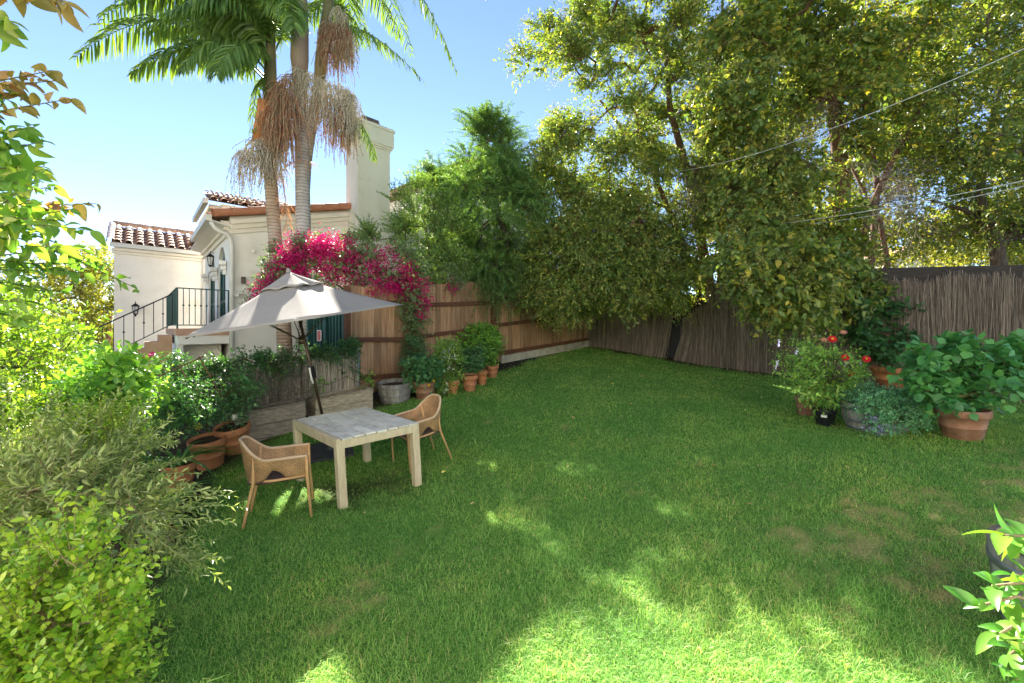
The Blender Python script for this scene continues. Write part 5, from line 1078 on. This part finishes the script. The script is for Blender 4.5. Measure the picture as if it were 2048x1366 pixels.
# shrubs
def shrub(name, label, basepx, polys, cr, ntw, tl, k, L, Wd, lm, seed, bm='twig', **kw):
    C = np.concatenate([inpoly(rp(seed*10+i), p, n, d0, d1) for i, (p, n, d0, d1) in enumerate(polys)])
    b = A(*C[:,:2].mean(0), 0) if basepx is None else A(*basepx, 0); b[2] = gz(b[0], b[1])
    return plant(name, label, 'shrub', b, C, cr, ntw, tl, k, L, Wd, LM[lm], M[bm], rp(seed), **kw)
shrub('sunlit_shrub', 'tall yellow green sunlit shrub filling the left edge below the overhanging branches', None, [([(-200,580),(20,590),(150,640),(180,700),(130,745),(-200,770)], 90, 4.8, 7.2)], .26, 15, .34, 13, .062, .030, 'lush', 51, tip=.005, droop=.2, nj=.6)
shrub('sunlit_shrub', 'lower yellow green shrub at the left edge above the olive bush', None, [([(-220,760),(30,775),(95,815),(50,860),(-220,870)], 40, 3.5, 4.8)], .22, 15, .30, 12, .055, .028, 'lush', 52, tip=.005, droop=.2, nj=.6)
o = shrub('citrus_shrub', 'broad leaved lime bush with green fruit in the left bed', (-4.0,4.25), [([(170,790),(200,745),(245,725),(262,760),(258,820),(210,840),(170,815)], 32, 4.0, 4.6)], .17, 9, .26, 8, .085, .042, 'citrus', 53, tip=.005, droop=.15, nj=.5, oval=True)
rg = rp(530)
for c in inpoly(rg, [(150,770),(285,770),(285,830),(160,830)], 9, 3.9, 4.1): mb = MB(); mb.lathe(c, [(0,-.027),(.018,-.02),(.026,0),(.018,.02),(0,.028)], 10); part('lime', mb, M['lime'], o)
shrub('dark_shrub', 'dark green low shrub behind the olive bush', (-4.3,4.9), [([(60,850),(200,830),(265,850),(270,910),(200,930),(60,900)], 44, 4.2, 5.2)], .22, 14, .26, 12, .055, .026, 'dark', 54, droop=.2)
shrub('boxwood_bush', 'bright green small leaved bush behind the olive sprays', (-3.2,3.55), [([(0,900),(90,875),(220,845),(265,870),(280,905),(180,920),(20,925)], 40, 3.2, 3.8)], .15, 16, .22, 18, .024, .014, 'box', 55, bm='twig_pale', droop=.05, upd=.6, tip=.003)
# olive
rng = rp(56); bO = A(-2.75,2.75,gz(-2.75,2.75)); Cl = inpoly(rng, [(-120,960),(40,925),(160,925),(245,975),(275,1020),(250,1055),(120,1065),(-120,1070)], 58, 2.35, 3.3)
ol_ = plant('olive_bush', 'grey green olive bush with narrow leaves arching over the lawn edge', 'shrub', bO, Cl, .14, 13, .26, 19, .055, .013, LM['olive'], M['twig_pale'], rng, trunk=[bO, bO+A(.05,0,.4), bO+A(.1,0,.8)], tr=[.04,.035,.025], tip=.0035, twig=.0022, ang=42, droop=.12, nj=.6, upd=.3)
sh_ = [((250,900),(330,812),2.8),((290,890),(348,845),2.8),((230,960),(405,958),2.7),((290,1000),(432,975),2.6),((270,1035),(476,1020),2.55),((280,1080),(418,1078),2.5),((290,1060),(412,1120),2.5),((120,900),(140,785),2.8),((60,900),(35,760),2.7),((180,880),(205,798),2.9),((230,900),(265,820),3.0),((260,960),(395,905),2.8),((260,1010),(400,1040),2.6),((200,930),(320,870),2.9),((90,880),(100,800),2.6),((280,1060),(380,1160),2.4),((20,920),(-10,780),2.4)]
S = []; D = []; 
for a, b, d in sh_:
    p = W(*a, d+.1)
    for r_ in range(3): S.append(p+rng.normal(size=3)*.03); D.append(W(*b, d-.05)-p+rng.normal(size=3)*.045*r_)
S = np.array(S); D = np.array(D); tl = np.linalg.norm(D, axis=1); V, Fc, TW = sprays(rng, S, D, tl, 34, .054, .0125, ang=40, droop=.08, nj=.5, up=.8, lv=.2, t0=.05); tv, tq = tubes(TW, np.array([.0035,.0025,.001]), 4)
partnp('long_shoots', *cat((V, Fc), (tv, np.concatenate([tq[:,[0,1,2]], tq[:,[0,2,3]]])))[:1], [cat((V, Fc), (tv, np.concatenate([tq[:,[0,1,2]], tq[:,[0,2,3]]])))[1]], LM['olive'], ol_)
# boxwood in the corner
rng = rp(57); bX = A(-2.15,1.95,gz(-2.15,1.95)); Cl = inpoly(rng, [(-160,1180),(40,1120),(140,1100),(215,1170),(240,1260),(235,1440),(-160,1460)], 100, 1.55, 2.35)
bx_ = plant('boxwood_bush', 'glossy yellow green boxwood bush filling the near left corner', 'shrub', bX, Cl, .11, 13, .20, 18, .028, .016, LM['box'], M['twig_pale'], rng, tip=.0028, twig=.0018, ang=55, droop=.0, nj=.5, upd=.9, outw=.6, oval=True, fold=.12)
# strap leaves
def strap(name, label, base, n, L, w, seed, lm='strap', catg='plant', up0=.9):
    rg = rp(seed); base = np.asarray(base, float); o = thing(name, label, catg, base); out = []
    az = rg.random(n)*6.283; d = np.stack([np.cos(az), np.sin(az), np.zeros(n)], -1); ln_ = L*(.6+.5*rg.random(n)); t = np.linspace(0,1,9); el = .5+.9*rg.random(n); mbv = []
    for i in range(n):
        P = base+d[i]*.03+d[i]*(ln_[i]*np.cos(el[i])*t+ln_[i]*.35*t**2.2)[:,None]+Z*(ln_[i]*(np.sin(el[i])*t-(.35+.5*np.cos(el[i]))*t**2.3))[:,None]
        sdv = nrm(np.cross(d[i], Z)); wv = (w*np.sin(np.pi*(.12+.88*t)**.8)/2).clip(.002)[:,None]; mid = P-Z*.004
        mbv.append(np.stack([P-sdv*wv, mid-Z*.25*wv, P+sdv*wv], 1))
    mb = MB()
    for g in mbv: mb.grid(g)
    part('leaves', mb, LM[lm], o); return o
strap('strap_leaf_clump', 'glossy strap leaved clump rising from the nearest left pot', PT['l3']['top'], 20, .62, .045, 59)
strap('strap_leaf_clump', 'arching strap leaves in the bed between the olive and the pots', A(-3.75,4.75,gz(-3.75,4.75)), 34, .85, .05, 60)
bs = thing('banana_plant', 'broad paddle shaped leaves standing beside the left corner of the house', 'plant', A(*W(190,760,10)[:2], gz(*W(190,760,10)[:2])))
for i, (a, b, w_) in enumerate((((185,765),(148,678),.30),((195,765),(192,692),.24),((205,765),(228,682),.22),((190,770),(168,705),.2))):
    p, q_ = W(*a, 10), W(*b, 10-.3*i); t = np.linspace(0,1,12)[:,None]; C = p+(q_-p)*t+A(0,-.15,0)*t**2; sdv = nrm(np.cross(q_-p, A(.3,1,.2*i))); wv = w_*np.sin(np.pi*np.clip(t*.93+.05,0,1))**.6
    mb = MB(); mb.grid(np.stack([C-sdv*wv+A(0,-.05,0)*wv, C, C+sdv*wv+A(0,-.05,0)*wv], 1)); mb.tube([p-Z*.5, p, (p+q_)/2], [.03,.025,.012], 6); part('leaf', mb, LM['banana'], bs)
# flowers
def bloom(parent, c, n, r, mat, np_=14, name='flower', center='yellowf', layers=2):
    c = np.asarray(c, float); n = nrm(n); ax = nrm(np.cross(n, A(.3,.2,1))); ay = np.cross(n, ax); out = []
    for l in range(layers):
        an = np.arange(np_)/np_*6.283+l*.2; D = np.cos(an)[:,None]*ax+np.sin(an)[:,None]*ay+n*(.15+.35*l); out.append(leaves_mesh(np.repeat((c+n*.004*l)[None], np_, 0), D, np.repeat(n[None], np_, 0), r*(1-.2*l), r*.42, .1, .15, True))
    v, f = cat(*out); o = partnp(name, v, [f], LM[mat], parent, sm=True)
    if center: mb = MB(); mb.lathe(c+n*.006, [(r*.3,0),(r*.26,r*.14),(r*.12,r*.2),(0,r*.22)], 10, ax, ay, n); part('flower_center', mb, LM[center], o)
    return o
def stalks(parent, pairs, r=.004, mat='twig', name='stalks'):
    mb = MB()
    for a, b in pairs: a = np.asarray(a); b = np.asarray(b); mb.tube([a, (a+b)/2+A(.02,0,.03), b], r, 6)
    return part(name, mb, M[mat], parent)
bq = A(*W(285,800,4.7)[:2], 0); bq[2] = gz(bq[0], bq[1]); rng = rp(61)
pz = plant('pink_zinnia', 'tall stems with deep pink flower heads in front of the stair railing', 'flower', bq, inpoly(rng, [(200,760),(310,735),(320,800),(215,810)], 14, 4.55, 4.9), .16, 7, .22, 8, .06, .024, LM['zin'], M['twig'], rng)
heads = [W(200,717,4.7), W(288,717,4.6), W(305,709,4.7), W(216,741,4.6)]
stalks(pz, [(A(*W(250,790,4.7)), h) for h in heads])
for h in heads: bloom(pz, h, A(.1,-.4,.8), .05, 'pink', center=None)
# roses
def potted(name, label, key, polys, cr, ntw, tl, k, L, Wd, lm, seed, bm='twig', catg='plant', **kw):
    C = np.concatenate([inpoly(rp(seed*10+i), p, n, d0, d1) for i, (p, n, d0, d1) in enumerate(polys)]); q = PT[key]
    return plant(name, label, catg, q['top'], C, cr, ntw, tl, k, L, Wd, LM[lm], M[bm], rp(seed), **kw)
dl1, dl2 = PT['l1']['c'][1], PT['l2']['c'][1]
o = potted('rose_bush', 'dense blue green rose bush with one yellow bloom in the left pot', 'l1', [([(320,790),(350,765),(395,775),(420,815),(405,838),(370,845),(335,840)], 50, dl1-.5, dl1+.35)], .17, 13, .24, 11, .042, .026, 'rose', 62, tip=.003, droop=.15)
bloom(o, W(396,853,dl1-.45), A(.2,-.9,.3), .055, 'yellowf', 8)
o = potted('rose_bush', 'sparse rose bush with a white bloom in the pot beside the planter', 'l2', [([(450,790),(475,760),(510,770),(510,795),(480,822),(455,830)], 22, dl2-.3, dl2+.3)], .15, 10, .24, 9, .042, .026, 'rose', 63, tip=.003, droop=.15)
bloom(o, W(469,834,dl2-.25), A(.1,-.9,.4), .055, 'whitef', 10, center=None)
# vine on the low screen
rng = rp(64); t = rng.random(95)**1.2; Cl = np.array([LA+LT*LL*(.04+.98*a)+LN*(.05+.1*rng.normal())+Z*(lz(a)+.03+.07*rng.normal()-.25*(rng.random() < .25)*rng.random()) for a in t])
bv = LA+LT*LL*.45+LN*.15; bv[2] = gz(bv[0], bv[1]); vi = plant('climbing_vine', 'dark leaved vine trained along the top of the low reed screen', 'vine', bv, Cl, .15, 11, .20, 8, .05, .026, LM['vine'], M['twig'], rng, tip=.003, droop=.3, trunk=[bv, bv+Z*.6, bv+Z*1.0], tr=[.03,.025,.02])
n = 420; t = .32+.42*rng.random(n); S = LA+LT*(LL*t)[:,None]+LN*(.06+.12*rng.random((n,1))); S[:,2] = .35+rng.random(n)*.95; q5 = np.linspace(0,1,5)[None,:,None]; D = nrm(rng.normal(size=(n,3))*A(1,.5,.9)+A(0,0,.2)); Cc = S[:,None]+D[:,None]*(.25+.4*rng.random((n,1,1)))*q5+rng.normal(size=(n,5,3))*.035; segs = np.stack([Cc[:,:-1], Cc[:,1:]], 2).reshape(-1,2,3); v, q = tubes(segs, np.full((len(segs),2), .004), 3); partnp('bare_stems', v, [q], M['dead'], vi)
mb = MB(); tr0 = W(318,748,6.1); ta_, tb_ = nrm(A(.9,.1,.42)), nrm(A(.35,.25,-1))
for s in (0,.28,.56): mb.beam(tr0+ta_*s, tr0+ta_*s+tb_*.62, .022, .016)
for s in (.03,.3,.56): mb.beam(tr0+tb_*s-ta_*.1+A(0,-.018,0), tr0+tb_*s+ta_*.62+A(0,-.018,0), .022, .016)
solo('trellis', mb, M['bark_red'], 'tilted brown wooden trellis leaning left of the low reed screen', 'trellis', tr0)
# seedlings in the mossy planter
rng = rp(65); pc = np.array(P1.location)
Cl = np.array([W(733,752,8.2), W(728,762,8.2), W(738,765,8.25), W(648,770,7.6), W(640,778,7.6)]); plant('planter_seedling', 'small green seedlings growing in the mossy planter box', 'plant', W(725,782,8.2), Cl, .09, 8, .14, 6, .05, .03, LM['citrus'], M['twig'], rng, tip=.003)
# potted plants along the board fence
def around(c, r, n, seed, shell=.35): return ellipsoid(rp(seed), c, r, n, shell)
def potplant(name, label, key, C, cr, ntw, tl, k, L, Wd, lm, seed, catg='plant', **kw):
    return plant(name, label, catg, PT[key]['top'], C, cr, ntw, tl, k, L, Wd, LM[lm], M['twig'], rp(seed), **kw)
d1 = PT['r1']['c'][1]; g_ = potplant('geranium', 'round leaved geranium in the wide greyish pot', 'r1', around(W(846,748,d1), (.36,.3,.24), 34, 70), .13, 11, .18, 7, .055, .05, 'rose', 71, oval=True, fold=.05)
for px, py in ((838,735),(868,762),(858,770)): bloom(g_, W(px,py,d1-.3), A(0,-1,.4), .03, 'yellowf', 6, center=None)
rng = rp(72); bq = W(828,760,d1+.5); bq[2] = gz(bq[0], bq[1]); plant('blue_green_bush', 'fine dark blue green bush growing between the half barrel and the fence', 'shrub', bq, around(W(830,702,d1+.45), (.25,.15,.33), 26, 73), .12, 11, .18, 11, .032, .016, LM['rose'], M['twig'], rng)
d2 = PT['r2']['c'][1]; g_ = potplant('white_flowered_plant', 'tall airy plant sprinkled with tiny white flowers in the bright orange pot', 'r2', np.concatenate([around(W(893,715,d2), (.25,.2,.34), 34, 74), around(W(905,755,d2), (.2,.15,.12), 10, 75), around(W(893,775,d2-.2), (.12,.1,.14), 6, 76)]), .13, 10, .2, 9, .04, .022, 'zin', 77)
rg = rp(78); P = np.concatenate([inpoly(rg, [(880,700),(900,685),(915,700),(905,745),(885,730)], 42, d2-.35, d2-.05), inpoly(rg, [(884,765),(898,765),(896,790),(886,790)], 26, d2-.3, d2-.15)]); P = np.repeat(P, 5, 0)+rg.normal(size=(len(P)*5,3))*.008; v, f = leaves_mesh(P, rdir(rg, len(P)), rdir(rg, len(P)), .024, .02, .1, 0); partnp('flowers', v, [f], LM['whitef'], g_)
d3 = PT['r3']['c'][1]; g_ = potplant('trailing_plant', 'low leafy plant flecked with yellow in the brown ridged pot', 'r3', around(W(937,732,d3), (.24,.2,.15), 20, 79), .11, 10, .16, 8, .038, .022, 'rose', 80)
d5 = PT['r5']['c'][1]; potplant('glossy_shrub', 'rounded glossy green shrub in the last pots of the row', 'r5', around(W(957,692,d5), (.44,.36,.44), 62, 81), .15, 13, .22, 10, .06, .028, 'citrus', 82, droop=.2)
d4 = PT['r4']['c'][1]; potplant('glossy_shrub', 'small leafy shrub in the narrow pot in front of the rounded one', 'r4', around(W(945,715,d4), (.24,.2,.22), 18, 83), .12, 10, .18, 8, .045, .025, 'rose', 84)
# right hand group
dz = PT['z2']['c'][1]; zi = potplant('zinnia_plant', 'leafy zinnia with red and faded pink flowers in the black nursery pot', 'z2', np.concatenate([inpoly(rp(85), [(1600,730),(1640,705),(1700,720),(1715,760),(1680,800),(1640,815),(1610,790)], 34, dz-.3, dz+.35)]), .12, 10, .2, 9, .062, .024, 'zin', 86, catg='flower', oval=True)
hd = [(1665,678,'red'),(1690,715,'red'),(1702,747,'red'),(1733,718,'red'),(1648,680,'faded'),(1687,665,'faded')]
stalks(zi, [(W(1665,760,dz), W(px,py,dz-.2)) for px, py, _ in hd])
for px, py, m_ in hd: bloom(zi, W(px,py,dz-.2), A(-.35,-.75,.5 if m_ == 'red' else 1.2), .062 if m_ == 'red' else .05, m_, 15)
d1z = PT['z1']['c'][1]; sa = potplant('salvia_plant', 'pale green salvia with wispy lilac flower spikes behind the zinnia', 'z1', inpoly(rp(87), [(1560,720),(1590,700),(1640,690),(1650,750),(1610,790),(1580,760)], 28, d1z-.3, d1z+.3), .13, 9, .22, 8, .05, .024, 'zin', 88)
rg = rp(89); P = np.concatenate([W(px,py,d1z-.2)[None]+np.linspace(0,1,9)[:,None]*A(.03,0,.09) for px, py in ((1556,692),(1592,710),(1553,735),(1600,728),(1690,730),(1720,735),(1648,720))]); P = np.repeat(P, 4, 0)+rg.normal(size=(len(P)*4,3))*.01; v, f = leaves_mesh(P, rdir(rg, len(P)), rdir(rg, len(P)), .025, .015, .1, 0); partnp('flowers', v, [f], leaf_mat('lilac_petal', [(.45,.40,.55),(.60,.55,.66)], tr=.3, tint=(1,1,1)), sa)
stalks(sa, [(W(1610,790,d1z), W(px,py,d1z-.2)) for px, py in ((1556,692),(1592,710),(1553,735),(1600,728))], .003)
d3z = PT['z3']['c'][1]; potplant('vine_shrub', 'dark broad leaved climbing shrub against the reed fence', 'z3', np.concatenate([inpoly(rp(90), [(1690,620),(1780,585),(1850,620),(1910,640),(1850,680),(1810,725),(1730,700)], 46, d3z-.3, d3z+.35), inpoly(rp(91), [(1620,600),(1740,560),(1760,600),(1660,630)], 14, d3z, d3z+.5), inpoly(rp(92), [(1850,640),(1960,655),(1960,680),(1860,670)], 8, d3z-.2, d3z+.2)]), .17, 8, .3, 7, .11, .085, 'dark', 93, oval=True, fold=.06, nj=.45, up=1, tip=.004)
d4z = PT['z4']['c'][1]; potplant('hydrangea', 'lush heart shaped leaves of the hydrangea in the large right pot', 'z4', np.concatenate([inpoly(rp(94), [(1818,720),(1860,690),(1930,690),(2000,710),(2060,720),(2040,770),(1970,800),(1880,800),(1830,770)], 50, d4z-.45, d4z+.4), inpoly(rp(95), [(2000,690),(2060,680),(2070,720),(2020,730)], 8, d4z-.2, d4z+.3)]), .14, 8, .18, 6, .105, .085, 'hydra', 96, oval=True, fold=.08, nj=.4, up=1.1, tip=.005)
bt = BAR2['top']; db = bt[1]; cm = plant('catmint', 'mounded blue green catmint with lavender flowers spilling from the dark barrel', 'plant', bt, np.concatenate([around(bt+Z*.06, (.42,.36,.20), 46, 97, .5), inpoly(rp(98), [(1730,800),(1820,790),(1838,850),(1800,866),(1740,850)], 34, db-.62, db-.30)]), .11, 14, .16, 12, .028, .017, LM['cat'], M['twig'], rp(99), tip=.003, nj=.6)
rg = rp(100); P = np.repeat(inpoly(rg, [(1715,855),(1745,830),(1800,860),(1790,872),(1730,868)], 24, db-.68, db-.6), 9, 0); P = P+rg.normal(size=P.shape)*.018; v, f = leaves_mesh(P, rdir(rg, len(P)), rdir(rg, len(P)), .022, .016, .1, 0); partnp('flowers', v, [f], LM['lav'], cm)
# citrus in the near right barrel
rng = rp(110); bt = BAR3['top']; ci = thing('citrus_tree', 'young citrus with glossy leaves leaning out of the near right barrel', 'tree', bt); S = []; D = []; prs = []
fork = bt+A(-.02,-.03,.42); low = bt+A(-.05,-.08,.10)
for a, b, d in (((2095,1098),(2008,1072),2.0),((2110,1085),(2045,1082),2.05),((2085,1188),(1985,1172),1.86),((2085,1205),(1958,1212),1.82),((2100,1225),(2000,1268),1.8),((2110,1185),(2025,1150),1.92),((2120,1345),(2030,1358),1.75),((2140,1145),(2062,1105),2.05),((2100,1260),(2020,1310),1.78)):
    p, q_ = W(*a, d), W(*b, d-.03); S.append(p); D.append(q_-p); rt = fork if a[1] < 1195 else low; prs.append((rt, (rt+p)/2+A(-.02,-.02,.10))); prs.append(((rt+p)/2+A(-.02,-.02,.10), p)); prs.append((p, q_))
rg = rp(301); up_ = rdir(rg, 26)*A(.25,.25,.30)+fork+A(.50,.05,.25)
for e in up_: S.append(fork+(e-fork)*.55); D.append((e-fork)*.6+A(0,0,.05)); prs.append((fork, fork+(e-fork)*.55)); prs.append((fork+(e-fork)*.55, fork+(e-fork)*1.15+A(0,0,.05)))
prs.append((bt-Z*.02, fork))
S = np.array(S); D = np.array(D); V, Fc, TW = sprays(rng, S, D, np.linalg.norm(D, axis=1), 7, .135, .056, ang=42, droop=.0, nj=.4, up=1, lv=.28, oval=2, fold=.2, ldroop=.2, t0=.2); partnp('foliage', V, [Fc], LM['citrus_near'], ci, sm=True)
stalks(ci, prs, .0055, 'twig_pale', 'branches'); mb = MB(); mb.lathe(W(2026,1106,1.98), [(0,-.024),(.016,-.018),(.022,0),(.016,.018),(0,.024)], 12); part('lime', mb, M['lime'], ci)
# ------------------------------------------------------------ light, sky, camera
SAZ, SEL = R(-20), R(34)
sd_ = A(math.sin(SAZ)*math.cos(SEL), math.cos(SAZ)*math.cos(SEL), math.sin(SEL))
sl = bpy.data.lights.new('sun', 'SUN'); sl.energy = 4.9; sl.angle = R(.55); sl.color = (1.0,.93,.80)
so_ = bpy.data.objects.new('sun', sl); COL.objects.link(so_); so_.rotation_euler = Vector(sd_).to_track_quat('Z', 'Y').to_euler(); so_.location = (0,0,20)
wd = bpy.data.worlds.new('World'); SC.world = wd; wd.use_nodes = True; nt = wd.node_tree
bg = nt.nodes['Background']; sk = nt.nodes.new('ShaderNodeTexSky'); sk.sky_type = 'NISHITA'; sk.sun_disc = False
sk.sun_elevation = SEL; sk.sun_rotation = SAZ; sk.altitude = 100; sk.air_density = .6; sk.dust_density = 0.0; sk.ozone_density = .8
nt.links.new(sk.outputs[0], bg.inputs[0]); bg.inputs[1].default_value = .062
cam = bpy.data.cameras.new('camera'); cam.sensor_width = 36; cam.lens = F/2048*36; cam.shift_y = -(683-HY)/2048; cam.clip_end = 6000; cam.clip_start = .05
co = bpy.data.objects.new('camera', cam); COL.objects.link(co); co.location = (0,0,CZ); co.rotation_euler = (R(90),0,0); SC.camera = co
SC.view_settings.view_transform = 'Standard'; SC.view_settings.look = 'None'; SC.view_settings.gamma = 1.0; SC.view_settings.exposure = 2.45
cy = SC.cycles; cy.max_bounces = 7; cy.diffuse_bounces = 4; cy.transmission_bounces = 5; cy.glossy_bounces = 2; cy.transparent_max_bounces = 4; cy.caustics_reflective = False; cy.caustics_refractive = False; cy.use_denoising = True
cy.sample_clamp_indirect = 6
